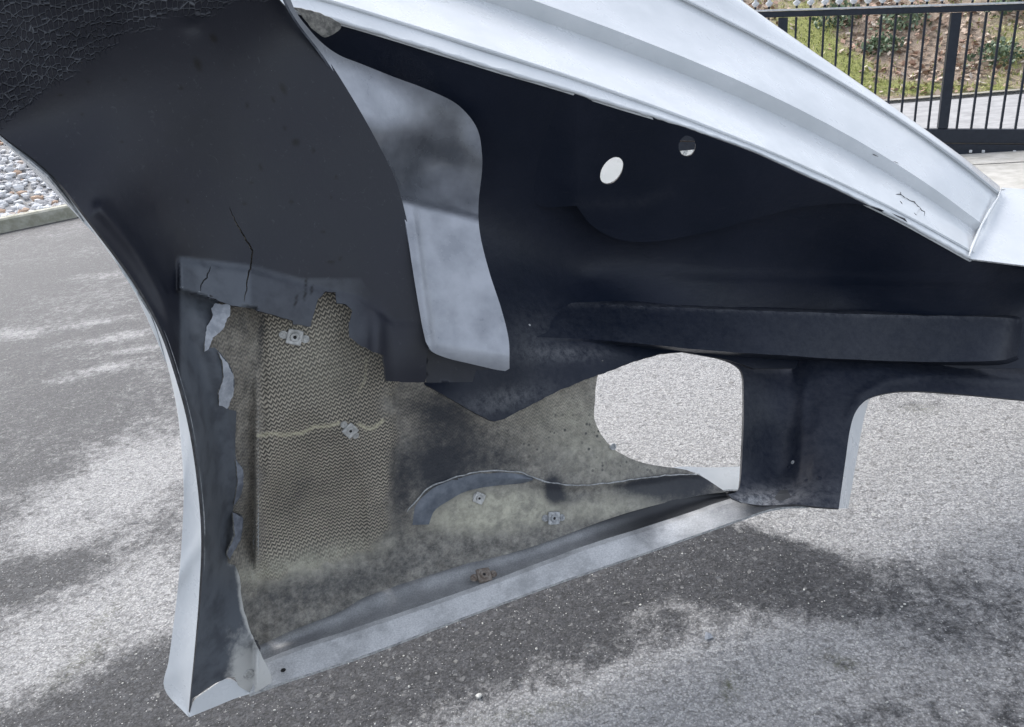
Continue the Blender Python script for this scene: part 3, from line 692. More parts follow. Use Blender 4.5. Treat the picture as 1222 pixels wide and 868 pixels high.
# bracket beside the liner -------------------------------------------------
def br_x(x, y):
    yc = np.interp(x, [480, 572], [236, 262])
    return .050*sstep(150, 232, y-(yc-236))*sstep(yc+5, yc-4, y) - .010*np.exp(-((x-np.interp(y, [240, 430], [490, 515]))/5.)**2)*sstep(235, 260, y) + .020*np.exp(-((x-512)/40.)**2-((y-200)/30.)**2) + .034*sstep(408, 440, y-.14*(x-510))
br = Surf([(350, 12, 1.20), (400, 90, 1.27), (430, 70, 1.325), (455, 175, 1.32), (500, 108, 1.41), (545, 128, 1.45), (574, 175, 1.47), (520, 190, 1.455), (480, 235, 1.345), (572, 262, 1.43), (505, 400, 1.325), (530, 340, 1.355), (585, 330, 1.40), (606, 425, 1.375), (540, 425, 1.345)], br_x)
bo = ring(cat([(330, -20), (352, 22), (385, 66), (415, 112), (445, 164), (470, 215), (483, 262), (493, 325), (503, 385), (508, 408)], 4), cat([(508, 408), (516, 420), (535, 428), (560, 434), (590, 441), (603, 443)], 3), [(608, 440)], cat([(608, 436), (607, 405), (598, 368), (584, 325), (573, 280), (571, 245), (575, 205), (575, 182), (571, 158), (560, 139), (540, 121), (505, 105), (470, 92), (430, 76), (405, 66), (385, 52), (368, 34), (352, 12), (340, -20)], 4))
def f_bg(x, y):  # painted light and shade: lit upper left, right rim and lower face
    n = edge_noise(x, y, .025, 12)
    a = .75*blob(x, y, 400, 95, 60, 26, 50)+.9*blob(x, y, 440, 115, 50, 26, 30)+.45*blob(x, y, 480, 128, 60, 26, 20)+.4*blob(x, y, 560, 160, 16, 50)
    a = a*(1-.8*sstep(140, 190, y-.12*(x-450)))
    a = np.maximum(a, .26)
    b = sstep(236, 246, y-.22*(x-480))*(1-.5*sstep(416, 440, y-.14*(x-510)))
    return np.clip(np.maximum(a+.14*n, b*(1+.12*n)), 0, 1)
BR = NT('bracket_coat_baked_light'); g = BR.attr('baked_light'); nn_ = BR.noise(9, 5, .6); n3 = BR.noise(150, 4, .7)  # shaded and lit coat colours, mixed by the painted light mask
cc = BR.mix(BR.ramp(nn_, .3, .7), (.030, .034, .042), (.055, .06, .07)); c2 = BR.mix(BR.ramp(nn_, .3, .7), (.25, .268, .30), (.40, .42, .46))
c2 = BR.mix(BR.ramp(n3, .62, .75, 0, .5), c2, (.5, .52, .55)); cc = BR.mix(g, cc, c2)
wsp = BR.math('MULTIPLY', BR.ramp(BR.vor(75), 0, .07, 1, 0), .7); cc = BR.mix(wsp, cc, (.03, .03, .03))
BRM = BR.out(cc, BR.ramp(nn_, .3, .7, .24, .40), BR.bump(BR.noise(40, 4), .4, .0025, BR.bump(n3, .2, .0008)))
panel('lamp_bracket', bo, br, [BRM, BLACK2, GREYCOAT], shell, .005, 3.5, (), {'baked_light': f_bg})
tb = Surf([(505, 400, 1.385), (600, 430, 1.43), (508, 456, 1.40), (566, 455, 1.43)])
panel('bracket_tab', ring(lin([(503, 395), (600, 420), (594, 440), (568, 442), (564, 456), (509, 457), (503, 395)], 5)), tb, [BLACK, BLACK2, DARKEDGE], shell, .004, 5, (), {'honey': lambda x, y: 0*x, 'grey': lambda x, y: 0*x+.1, 'dust': lambda x, y: 0*x, 'chip': lambda x, y: 0*x})
# scrap of raw laminate at the top of the bracket
rs = Surf([(350, 10, 1.235), (405, 25, 1.27), (385, 45, 1.275)])
panel('laminate_scrap', torn(ring(cat([(345, 8), (375, 14), (406, 28), (400, 40), (386, 44), (372, 34), (356, 14)], 3)), .6), rs, [RAW, BLACK2, RAW], shell, .003, 4)

# torn flaps along the broken liner edge
def flap(pts, d0, kick, mat, lab=None):
    p = np.array(pts, float); cx = p[:, 0].min(); wdt = np.ptp(p[:, 0])
    S = Surf([(x, y, float(liner(x, y))-.004-kick*((x-cx)/wdt)) for x, y in [(p[:, 0].min(), p[:, 1].min()), (p[:, 0].max(), p[:, 1].min()), (p[:, 0].min(), p[:, 1].max()), (p[:, 0].max(), p[:, 1].max())]],
             lambda x, y: -.006*np.sin((y-p[:, 1].min())/max(1, np.ptp(p[:, 1]))*3.1))
    o = panel('torn_flap', torn(lin(list(pts)+[pts[0]], 2.0)[:-1], .7, .25, 8), S, [mat, mat, RAW], shell, .003, 2.5)
    if lab: o['label'] = lab
flap([(244, 420), (245, 400), (247, 389), (254, 378), (252, 368), (258, 362), (266, 364), (274, 363), (275, 376), (271, 380), (268, 391), (262, 397), (254, 403), (249, 417)], 0, -.004, FLAPM, 'pale bent flap at the top of the tear')
flap([(260, 420), (272, 434), (279, 450), (279, 470), (272, 488), (262, 484), (261, 470), (267, 450), (266, 434)], 0, .006, FLAPM, 'pale curled flap in the middle of the tear')
flap([(278, 612), (290, 618), (287, 644), (274, 668), (271, 662), (280, 640)], 0, .004, GREYCOAT)
flap([(281, 548), (290, 560), (291, 578), (283, 598), (279, 604), (284, 575)], 0, .004, GREYCOAT)

# curved seam strip and ridge on the bumper skin
def on_skin(pts, lift): return [(x, y, float(skin(x, y))-lift) for x, y in pts]
so_ = [(492, 627), (496, 604), (518, 582), (554, 569), (588, 564), (623, 566), (636, 571)]; si_ = [(512, 626), (519, 609), (536, 597), (556, 587), (588, 580), (622, 577), (636, 573)]
sm_ = [((a[0]+b[0])/2, (a[1]+b[1])/2) for a, b in zip(so_, si_)]
loft('sealer_strip', [on_skin(so_, .0), on_skin(sm_, .009), on_skin(si_, .002)], [SEAL, SEAL, SEAL], shell, 60, 5, .003, None, (), .0012)
rp = np.array(on_skin(resample(cat([(486, 612), (497, 598), (516, 580), (554, 567), (588, 562), (623, 565), (655, 576), (700, 579), (760, 572), (800, 567), (835, 566)], 4), 90), .003)); rp = P(rp[:, 0], rp[:, 1], rp[:, 2])
for i in range(len(rp)): rp[i] += np.array(noise.noise_vector(Vector(rp[i])*50))*.0022
tube('resin_ridge', rp, [.0015*(1+.6*noise.noise(Vector(p)*70)) for p in rp], PALEEDGE, shell, 6)

# nut plates -------------------------------------------------
def nut_plate(S, x, y, size, rot, mats=STEEL, kind=0, tilt=0):
    o, u, v, n = S.frame(x, y); a = R(rot); u, v = u*math.cos(a)+v*math.sin(a), -u*math.sin(a)+v*math.cos(a)
    if tilt: n = n+v*tilt; n /= np.linalg.norm(n); v = np.cross(n, u)
    sz = size*float(S(x, y))/F; o = o+n*.001
    bmh = bmesh.new()
    def T(p): return Vector(o+u*p[0]*sz+v*p[1]*sz+n*p[2]*sz)
    # base outline: two ears joined by a waist
    q4 = [(.215, .085)]+[(.36+.135*math.cos(t), .135*math.sin(t)) for t in np.linspace(1.9, 0, 9)] if kind == 0 else [(.27, .12), (.30, .06), (.30, 0)]
    q4 = [(.15, .245), (.20, .235), (.215, .20)]+q4
    qa = q4+[(a_, -b_) for a_, b_ in q4[::-1][1:]]; out = qa+[(-a_, -b_) for a_, b_ in qa]
    NO = len(out)
    lo = [bmh.verts.new(T((a_, b_, 0))) for a_, b_ in out]; hi = [bmh.verts.new(T((a_*.97, b_*.95, .05))) for a_, b_ in out]
    bmh.faces.new(hi)
    for k in range(NO): bmh.faces.new((lo[k], lo[(k+1) % NO], hi[(k+1) % NO], hi[k]))
    me = bpy.data.meshes.new('nut_plate'); bmesh.ops.recalc_face_normals(bmh, faces=bmh.faces)
    for vtx in bmh.verts: vtx.co -= Vector(shell.location)
    bmh.to_mesh(me); bmh.free(); me.materials.append(mats); pl = link('nut_plate', me, shell)
    def ring_part(name, px, py, z, r0, r1, hgt, mat, seg=18, square=False):
        b = bmesh.new(); rows = []
        prof = [(r1, 0), (r1, hgt*.8), (r1*.9, hgt), ((r0+r1)/2, hgt), (r0*1.05, hgt*.85), (r0, hgt*.2), (0.001, hgt*.15)]
        for rr, zz in prof:
            row = []
            for k in range(seg):
                t = 2*math.pi*k/seg; q_ = 1.0
                if square: q_ = 1/max(abs(math.cos(t)), abs(math.sin(t)))**(.85 if rr > (r0+r1)/2 else 0)
                row.append(b.verts.new(T((px+rr*q_*math.cos(t), py+rr*q_*math.sin(t), z+zz))))
            rows.append(row)
        for i in range(len(rows)-1):
            for k in range(seg): b.faces.new((rows[i][k], rows[i][(k+1) % seg], rows[i+1][(k+1) % seg], rows[i+1][k]))
        b.faces.new(rows[-1]); bmesh.ops.recalc_face_normals(b, faces=b.faces)
        for vtx in b.verts: vtx.co -= Vector(shell.location)
        m2 = bpy.data.meshes.new(name); b.to_mesh(m2); b.free(); m2.materials.append(mat)
        m2.polygons.foreach_set('use_smooth', [False]*len(m2.polygons)); return link(name, m2, pl)
    ring_part('nut_cage', 0, 0, .04, .145, .25, .09, mats, 24, True)
    ring_part('nut', 0, 0, .05, .055, .15, .10, mats, 12)
    ring_part('bore', 0, 0, .06, .02, .07, .075, HOLED, 12)
    if kind == 0:
        for sx in (-1, 1): ring_part('rivet', sx*.37, 0, .045, .035, .085, .04, mats, 12)
    return pl
nut_plate(skin, 351, 402, 37, -12)['label'] = 'clean nut plate near the top of the weave'
nut_plate(skin, 417, 513, 31, -40)['label'] = 'nut plate lying on the pale crack'
nut_plate(skin, 571, 594, 26, -20, SEAL if False else STEEL, 1)
nut_plate(skin, 660, 618, 30, 2, PALEEDGE)
led = Surf([(a[0], a[1], a[2]) for a in midL[::2]]+[(a[0], a[1], a[2]) for a in topL[::3]]+[(a[0], a[1], a[2]) for a in foldL[::3]])
nut_plate(led, 577, 688, 34, 12, RUST)['label'] = 'rusty nut plate on the lower ledge'
ls = Surf(L([(297, 805), (340, 800), (330, 830)], .256)); 
def disc(name, S, x, y, r, mat, dep=.002, seg=14):
    o, u, v, n = S.frame(x, y); rr = r*float(S(x, y))/F; V = []; Fc = []
    for k, (q_, z) in enumerate([(1.0, 0), (.9, dep), (.55, dep*1.1), (.45, dep*.2)]):
        for i in range(seg): t = 2*math.pi*i/seg; V.append(o+(u*math.cos(t)+v*math.sin(t))*rr*q_+n*z)
    for k in range(3):
        for i in range(seg): Fc.append((k*seg+i, k*seg+(i+1) % seg, (k+1)*seg+(i+1) % seg, (k+1)*seg+i))
    Fc.append(tuple(3*seg+i for i in range(seg))); return mesh(name, V, Fc, mat, None, shell, False)
disc('corner_rivet', liner, 297, 805, 6.5, STEEL)
disc('lip_hole', Surf(L([(297, 800), (350, 790), (340, 830)], .258)), 338, 800, 3.2, HOLED, .0008)
disc('washer', skin, 731, 533, 4.5, PALEEDGE, .004)

# ------------------------------------------------------------------ ground
def gxs():
    a = [0.]; st = .03
    while a[-1] < 4.0: a.append(a[-1]+.018)
    while a[-1] < 400: st *= 1.16; a.append(a[-1]+st)
    return np.array(a)
ga = gxs(); gx = np.r_[-ga[::-1][:-1], ga]+.2; gy = np.r_[-ga[::-1][:-1], ga]+2.0
gx = gx[(gx > -300) & (gx < 300)]; gy = gy[(gy > -60)]
GX, GY = np.meshgrid(gx, gy); gw = GX.shape[1]
GV = np.stack([GX.ravel(), GY.ravel(), np.zeros(GX.size)], 1)
pxx, pyy, pd = proj(GV); vis = (pd > .2) & (np.abs(pxx) < 4000) & (np.abs(pyy) < 4000)
px_ = np.where(vis, pxx, -3000); py_ = np.where(vis, pyy, -3000)
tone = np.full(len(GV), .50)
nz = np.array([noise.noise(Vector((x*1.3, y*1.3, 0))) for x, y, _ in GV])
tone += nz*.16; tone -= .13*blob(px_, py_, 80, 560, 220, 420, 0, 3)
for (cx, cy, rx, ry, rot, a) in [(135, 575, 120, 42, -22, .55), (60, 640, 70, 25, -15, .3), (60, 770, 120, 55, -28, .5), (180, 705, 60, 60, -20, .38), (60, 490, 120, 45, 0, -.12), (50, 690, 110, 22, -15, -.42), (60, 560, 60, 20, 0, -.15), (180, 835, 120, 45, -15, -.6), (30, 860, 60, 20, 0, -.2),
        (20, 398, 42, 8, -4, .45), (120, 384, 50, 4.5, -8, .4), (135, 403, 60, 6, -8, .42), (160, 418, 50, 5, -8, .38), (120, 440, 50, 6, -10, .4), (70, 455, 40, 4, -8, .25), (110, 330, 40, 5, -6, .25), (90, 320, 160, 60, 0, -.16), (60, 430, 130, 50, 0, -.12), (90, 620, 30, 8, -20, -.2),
        (400, 840, 220, 60, -15, -.36), (1000, 640, 90, 12, 4, .12), (560, 760, 170, 50, -18, -.55), (720, 705, 120, 40, -18, -.5), (850, 670, 90, 45, 10, -.55), (960, 690, 75, 38, 12, -.6), (900, 650, 70, 20, 0, -.35), (700, 790, 110, 22, -20, -.35), (835, 750, 45, 16, 20, -.25), (790, 700, 30, 25, 50, .25), (760, 735, 45, 14, 10, .22),  # dark blobs below the lip: damp, with the shell's shadow painted in
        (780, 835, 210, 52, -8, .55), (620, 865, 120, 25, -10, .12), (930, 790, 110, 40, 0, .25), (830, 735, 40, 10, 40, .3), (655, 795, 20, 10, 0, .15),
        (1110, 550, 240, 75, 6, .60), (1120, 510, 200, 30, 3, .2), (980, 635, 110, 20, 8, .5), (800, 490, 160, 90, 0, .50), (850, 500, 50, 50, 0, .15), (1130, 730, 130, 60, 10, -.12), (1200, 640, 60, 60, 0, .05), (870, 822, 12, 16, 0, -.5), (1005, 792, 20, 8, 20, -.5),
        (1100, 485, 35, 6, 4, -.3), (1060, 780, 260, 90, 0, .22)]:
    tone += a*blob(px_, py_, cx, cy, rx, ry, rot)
moss = .9*blob(px_, py_, 870, 822, 10, 18)+.8*blob(px_, py_, 1005, 792, 22, 9, 20)+.5*blob(px_, py_, 1100, 488, 25, 7)+.6*blob(px_, py_, 640, 850, 80, 8, -10)+.55*blob(px_, py_, 95, 790, 50, 9, -38)+.5*blob(px_, py_, 120, 740, 40, 5, -40)
def m_asphalt():
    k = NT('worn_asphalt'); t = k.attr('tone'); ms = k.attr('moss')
    pos = k.n('ShaderNodeNewGeometry').outputs['Position']
    n1 = k.noise(5, 8, .72, pos); n2 = k.noise(22, 10, .86, pos, .5); n3 = k.noise(220, 5, .75, pos)
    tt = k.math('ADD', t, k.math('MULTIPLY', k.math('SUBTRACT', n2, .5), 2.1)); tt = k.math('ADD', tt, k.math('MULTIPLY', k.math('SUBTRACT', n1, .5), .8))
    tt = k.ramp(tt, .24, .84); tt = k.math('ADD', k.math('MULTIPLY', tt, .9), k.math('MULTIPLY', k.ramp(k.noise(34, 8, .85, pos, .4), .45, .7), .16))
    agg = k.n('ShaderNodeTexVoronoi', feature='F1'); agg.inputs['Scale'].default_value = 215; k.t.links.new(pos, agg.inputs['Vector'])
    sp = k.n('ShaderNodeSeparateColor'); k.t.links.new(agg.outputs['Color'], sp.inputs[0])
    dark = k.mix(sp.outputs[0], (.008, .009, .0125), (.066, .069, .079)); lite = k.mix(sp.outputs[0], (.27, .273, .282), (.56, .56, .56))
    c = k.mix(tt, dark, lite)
    edge = k.ramp(agg.outputs['Distance'], .35, .75, 0, .35); c = k.mix(edge, c, k.mix(tt, (.012, .012, .014), (.16, .155, .145)))
    pmap = k.n('ShaderNodeMapping'); k.t.links.new(pos, pmap.inputs[0]); pmap.inputs['Scale'].default_value = (.75, 1.25, 1)
    pit = k.ramp(k.noise(60, 7, .8, pmap.outputs[0], .8), .53, .66, 0, .7); c = k.mix(pit, c, k.mix(tt, (.010, .010, .012), (.17, .165, .155)))
    hi = k.math('MULTIPLY', k.ramp(sp.outputs[1], .88, .98), k.ramp(agg.outputs['Distance'], .15, .45, 1, 0)); c = k.mix(k.math('MULTIPLY', hi, k.ramp(k.noise(90, 3, .6, pos), .3, .65, .1, .95)), c, (.72, .72, .70))
    a2 = k.n('ShaderNodeTexVoronoi', feature='F1'); a2.inputs['Scale'].default_value = 62; k.t.links.new(pos, a2.inputs['Vector'])
    s2 = k.n('ShaderNodeSeparateColor'); k.t.links.new(a2.outputs['Color'], s2.inputs[0])
    wp = k.n('ShaderNodeVectorMath', operation='ADD'); nz_ = k.n('ShaderNodeTexNoise'); nz_.inputs['Scale'].default_value = 70; k.t.links.new(pos, nz_.inputs['Vector']); sc3 = k.n('ShaderNodeVectorMath', operation='SCALE'); k.t.links.new(nz_.outputs['Color'], sc3.inputs[0]); sc3.inputs['Scale'].default_value = .022; k.t.links.new(pos, wp.inputs[0]); k.t.links.new(sc3.outputs[0], wp.inputs[1]); k.t.links.new(wp.outputs[0], a2.inputs['Vector'])
    st = k.math('MULTIPLY', k.ramp(s2.outputs[0], .72, .86), k.ramp(a2.outputs['Distance'], .28, .42, 1, 0))
    c = k.mix(k.math('MULTIPLY', st, .5), c, k.mix(s2.outputs[1], (.12, .13, .15), (.34, .34, .33)))
    mn = k.math('MULTIPLY', ms, k.ramp(k.noise(70, 6, .8, pos), .42, .6)); c = k.mix(mn, c, (.075, .08, .035))
    h = k.math('ADD', k.math('MULTIPLY', agg.outputs['Distance'], -.8), k.math('MULTIPLY', n3, .5)); h = k.math('ADD', h, k.math('MULTIPLY', st, .8)); h = k.math('SUBTRACT', h, k.math('MULTIPLY', pit, .9))
    b = k.bump(h, .8, .0040); b = k.bump(k.noise(60, 7, .8, pos, .5), .9, .009, b)
    return k.out(c, k.math('ADD', k.math('MULTIPLY', tt, .2), .58), b, spec=.45)
ASPH = m_asphalt()
gf = []
idx = np.arange(GX.size).reshape(GX.shape)
gf = np.stack([idx[:-1, :-1].ravel(), idx[:-1, 1:].ravel(), idx[1:, 1:].ravel(), idx[1:, :-1].ravel()], 1)
tag(mesh('ground', GV, gf, ASPH, attrs={'tone': tone, 'moss': np.clip(moss, 0, 1)}), 'grey worn asphalt yard with pale dry patches, dark damp patches and painted-in shell shadow', kind='structure')

# loose bits lying on the asphalt
_b = bmesh.new(); bmesh.ops.create_icosphere(_b, subdivisions=1, radius=1); ICOV = np.array([v.co[:] for v in _b.verts]); ICOF = np.array([[v.index for v in f.verts] for f in _b.faces]); _b.free()
class Pile:
    def __init__(self): self.V, self.F, self.n = [], [], 0
def pebble(pl, c, r, sq=.6, seed=0):
    a = random.uniform(0, 6.28); ca, sa = math.cos(a), math.sin(a); e = random.uniform(.6, 1)
    k = 1+np.random.uniform(-.28, .28, len(ICOV)); q = ICOV*k[:, None]*np.array([1, e, sq])
    q = np.stack([q[:, 0]*ca-q[:, 1]*sa, q[:, 0]*sa+q[:, 1]*ca, q[:, 2]], 1)*r+np.array(c)
    pl.V.append(q); pl.F.append(ICOF+pl.n); pl.n += len(q)
def bm_obj(pl, name, mat, smooth=False):
    return mesh(name, np.vstack(pl.V), np.vstack(pl.F), mat, None, None, smooth)
CHIPM = m_simple('pale_stone', (.38, .38, .36), (.6, .6, .57), 60, .8)
BLUEST = m_simple('blue_grey_stone', (.16, .18, .21), (.24, .26, .29), 60, .7)
b = Pile(); g0 = P(572, 832, G(572, 832, 0)); pebble(b, (g0[0], g0[1], .004), .0085, .8, 3); o = bm_obj(b, 'stone_chip', CHIPM); tag(o, 'small white stone chip on the dark asphalt below the lip', 'stone')
b = Pile(); g0 = P(845, 760, G(845, 760, 0)); pebble(b, (g0[0], g0[1], .002), .012, .25, 9); o = bm_obj(b, 'stone_chip', BLUEST); tag(o, 'flat blue grey stone chip lying on the asphalt right of centre', 'stone')
b = Pile()
for i in range(3500):
    x = random.uniform(-1.6, 2.2); y = random.uniform(.75, 4.2); r = random.choice([.0008, .001, .0012, .0015, .002, .003])
    pebble(b, (x, y, r*.3), r, .7, i)
o = bm_obj(b, 'loose_grit', CHIPM); tag(o, 'fine pale grit scattered over the asphalt', 'grit', kind='stuff')

# kerb and gravel at the left ------------------------------------------------
def gp(x, y, z=0): return P(x, y, G(x, y, z))
ka = gp(-10, 281); kb = gp(100, 258); kd = (kb-ka); kd[2] = 0; kd /= np.linalg.norm(kd); kn = np.array([-kd[1], kd[0], 0.])
KERB = m_simple('mossy_concrete_kerb', (.26, .26, .20), (.46, .45, .39), 9, .85, .5, .003)
kerb = empty('kerb', tuple(ka)); tag(kerb, 'low weathered concrete kerb in front of the gravel bed', kind='structure')
kw, kh = .14, .14
for i in range(-7, 14):
    V = []; Fc = []; o = ka+kd*(i*1.0)
    q0 = o+kd*.004; q1 = o+kd*.996; pr = [(0, 0), (0, kh-.02), (.02, kh), (kw, kh), (kw, 0)]
    for q_ in (q0, q1):
        for (a, z) in pr: V.append(q_+kn*a+np.array([0, 0, z+random.uniform(-.002, .002)]))
    for k in range(5): Fc.append((k, (k+1) % 5, 5+(k+1) % 5, 5+k))
    Fc.append((4, 3, 2, 1, 0)); Fc.append((5, 6, 7, 8, 9)); mesh('kerb_stone', V, Fc, KERB, None, kerb, False)
def m_gravel():
    k = NT('pale_crushed_stone'); oi = k.n('ShaderNodeAttribute', attribute_name='shade').outputs['Fac']
    n = k.noise(14, 5, .7); c = k.mix(oi, (.30, .30, .31), (.70, .71, .72)); c = k.mix(k.ramp(oi, .93, .96), c, (.42, .30, .22)); c = k.mix(k.ramp(n, .5, .75, 0, .4), c, (.25, .25, .25))
    return k.out(c, .85, k.bump(n, .5, .004))
GRAV = m_gravel()
def bedh(a, c):  # along, across
    return .06+.30*np.clip(c, 0, 4)/1.6
V = []; Fc = []
na_, nc_ = 40, 14
for i in range(na_):
    for j in range(nc_):
        a = -8+i*.6; c = kw+.003+j*.45; q_ = ka+kd*a+kn*c; V.append((q_[0], q_[1], bedh(a, c)+.04*noise.noise(Vector((a*2, c*2, 0)))))
for i in range(na_-1):
    for j in range(nc_-1): k = i*nc_+j; Fc.append((k, k+1, k+nc_+1, k+nc_))
BEDM = m_simple('gravel_bed_soil', (.18, .18, .18), (.32, .32, .32), 5, .9)
o = mesh('gravel_bed', V, Fc, BEDM); tag(o, 'sloping bed under the pale crushed stone behind the kerb', kind='structure')
b = Pile(); sh = []
for i in range(6500):
    a = random.uniform(-3.5, 4.5); c = kw+.03+random.uniform(0, 1)**1.5*4.6; q_ = ka+kd*a+kn*c; r = random.uniform(.03, .065)
    n0 = b.n; pebble(b, (q_[0], q_[1], bedh(a, c)+random.uniform(.0, .04)), r, random.uniform(.45, .8), i); sh += [random.random()]*(b.n-n0)
o = bm_obj(b, 'crushed_stone', GRAV); at = o.data.attributes.new('shade', 'FLOAT', 'POINT'); at.data.foreach_set('value', sh); tag(o, 'pale grey and white crushed stone piled behind the kerb at left', 'gravel', kind='stuff')

# gate, road and bank at the right -------------------------------------------
# gate plane through two ground points below its lower rail
d0_ = float(G(1165, 197, 0)); TL = P(899, 14, d0_*1.065); TR = P(1222, 4, d0_*.985)
gd = TR-TL; SLP = gd[2]/math.hypot(gd[0], gd[1]); gd[2] = 0; gd /= np.linalg.norm(gd); gn = np.array([-gd[1], gd[0], 0.])
go = np.array([TR[0], TR[1], 0.])-gd*.4
def on_gate(x, y):      # -> distance along gate, height above its gently sloping foot line
    r = ray(x, y); t = ((go-CAM)@gn)/(r@gn); q_ = CAM+r*t; a = (q_-go)@gd; return a, q_[2]-SLP*a
gate = empty('sliding_gate', tuple(go)); tag(gate, 'black metal sliding gate with thin upright bars and pale cast tips', 'gate')
Z = {k: on_gate(1165, y)[1] for k, y in dict(bot=184, mid=171, top=154, rail0=14, rail1=4.5).items()}
def gbox(name, a0, a1, z0, z1, dpt, mat=GATEM, off=0, par=gate, bev=.004):
    V = []; Fc = []
    for (aa, zz) in ((a0, z0), (a1, z0), (a1, z1), (a0, z1)):
        for s in (-1, 1): V.append(go+gd*aa+gn*(off+s*dpt/2)+np.array([0, 0, zz+SLP*aa]))
    for f in ((0, 2, 4, 6), (1, 7, 5, 3), (0, 1, 3, 2), (2, 3, 5, 4), (4, 5, 7, 6), (6, 7, 1, 0)): Fc.append(f)
    o = mesh(name, V, Fc, mat, None, par, False)
    bm_ = bmesh.new(); bm_.from_mesh(o.data); bmesh.ops.recalc_face_normals(bm_, faces=bm_.faces)
    if bev: bmesh.ops.bevel(bm_, geom=bm_.edges[:], offset=bev, segments=1, affect='EDGES')
    bm_.to_mesh(o.data); bm_.free(); return o
aL = on_gate(905, 20)[0]; aR = on_gate(1290, 20)[0]+1.2; aL -= 2.2
TOPM = m_simple('weathered_rail_top', (.42, .44, .46), (.6, .61, .62), 20, .5)
gbox('lower_rail', aL, aR, Z['bot'], Z['mid']-.004, .09, off=-.01)
gbox('track_rail', aL, aR, Z['mid']+.004, Z['top'], .07)
gbox('top_rail', aL, aR, Z['rail0'], Z['rail1']-.012, .06)
gbox('rail_cap', aL, aR, Z['rail1']-.010, Z['rail1']+.004, .066, TOPM, bev=.002)
for xx in (932, 1132): a = on_gate(xx, 90)[0]; gbox('post', a-.037, a+.037, Z['top']+.003, Z['rail0']-.003, .06)
bars0 = on_gate(1132, 90)[0]; sp_ = (on_gate(1132, 100)[0]-on_gate(932, 100)[0])/12.
b0 = gbox('bar', bars0+sp_-.008, bars0+sp_+.008, Z['top']+.002, Z['rail0']-.002, .016, bev=0)
def finial(a):
    prof = [(.000, 0), (.009, .0), (.009, .02), (.026, .035), (.030, .048), (.012, .060), (.010, .075), (.024, .095), (.020, .13), (.006, .17), (.000, .18)]
    V = []; Fc = []; o = go+gd*a+np.array([0, 0, Z['rail1']+.006+SLP*a])
    for (r, z) in prof:
        for k in range(8): t = k*math.pi/4; V.append(o+gd*r*math.cos(t)+gn*r*.6*math.sin(t)+np.array([0, 0, z]))
    for i in range(len(prof)-1):
        for k in range(8): Fc.append((i*8+k, i*8+(k+1) % 8, (i+1)*8+(k+1) % 8, (i+1)*8+k))
    return mesh('finial', V, Fc, [TOPM, GATEM], [1 if f < 16 else 0 for f in range(len(Fc))], gate)
f0 = finial(bars0+sp_)
for i in range(-24, 20):
    if i in (0, -12, 1, -24, 12): 
        if i != 1: pass
    if i in (0, -12): continue
    if i != 1 and aL < bars0+i*sp_ < aR:
        c = b0.copy(); col.objects.link(c); c.location = tuple(gd*(i-1)*sp_+np.array([0, 0, SLP*(i-1)*sp_]))
        c = f0.copy(); col.objects.link(c); c.location = tuple(gd*(i-1)*sp_+np.array([0, 0, SLP*(i-1)*sp_]))
for xx in (1156, 1171, 1208, 1245):
    a = on_gate(xx, 178)[0]; gbox('bolt', a-.011, a+.011, Z['bot']+.02, Z['bot']+.042, .012, TOPM, off=-.06, bev=.003)
# gate driveway strip
DRV = m_simple('pale_concrete', (.34, .33, .30), (.48, .47, .44), 7, .85, .4, .004)
def slab(name, a0, a1, c0, c1, z, mat, na=2, nc=2, label=None, joint=None):
    V = []; Fc = []
    for i in range(na+1):
        for j in range(nc+1): q_ = go+gd*(a0+(a1-a0)*i/na)+gn*(c0+(c1-c0)*j/nc); V.append((q_[0], q_[1], z))
    for i in range(na):
        for j in range(nc): k = i*(nc+1)+j; Fc.append((k, k+nc+1, k+nc+2, k+1))
    o = mesh(name, V, Fc, mat, None, None, False); tag(o, label, kind='structure'); return o
slab('driveway', -6, 8, -1.55, -.52, .004, DRV, label='pale concrete driveway strip in front of the gate')
slab('track_channel', -9, 12, -.515, .45, .008, DRV, label='concrete strip that the sliding gate runs on')
ROADM = m_simple('road_asphalt', (.26, .26, .265), (.38, .38, .385), 6, .8, .5, .004)
# ground on the road: distance where the bank starts
bk = gp(1150, 118); bc = (bk-go)@gn
slab('road', -40, 60, .46, bc, .006, ROADM, label='grey road running behind the gate')
slab('road_edge', -40, 60, bc+.003, bc+.16, .05, m_simple('road_kerb', (.22, .21, .18), (.36, .34, .3), 8, .9), label='low kerb along the foot of the bank')
# bank
def bank_z(a, c): return np.clip((c-.16), 0, 30)*.42+.10*noise.noise(Vector((a*.5, c*.5, 1)))*min(1, c)+.03
def m_bank():
    k = NT('leafy_bank_soil'); g_ = k.attr('green'); n = k.noise(5, 7, .75); n2 = k.noise(26, 6, .75)
    gr = k.mix(k.ramp(n2, .35, .65), (.14, .15, .04), (.30, .32, .10)); br = k.mix(k.ramp(n2, .35, .65), (.20, .15, .11), (.40, .32, .25))
    f = k.ramp(k.math('ADD', g_, k.math('MULTIPLY', k.math('SUBTRACT', n, .5), 1.3)), .3, .7)
    return k.out(k.mix(f, br, gr), .9, k.bump(n2, .9, .03))
V = []; Fc = []; gr_ = []; nA, nC = 130, 50
def greenf(a, c):
    q_ = go+gd*a+gn*(bc+c); x, y, d = proj(np.array([q_[0], q_[1], bank_z(a, c)])); 
    g1 = .85*blob(x, y, 960, 60, 45, 60)+.7*blob(x, y, 1010, 85, 40, 20)+.6*blob(x, y, 1080, 105, 130, 10)+.5*blob(x, y, 1200, 60, 30, 50)+.3
    return float(np.clip(g1-.12-.45*blob(x, y, 1090, 40, 80, 35, 20), 0, 1))
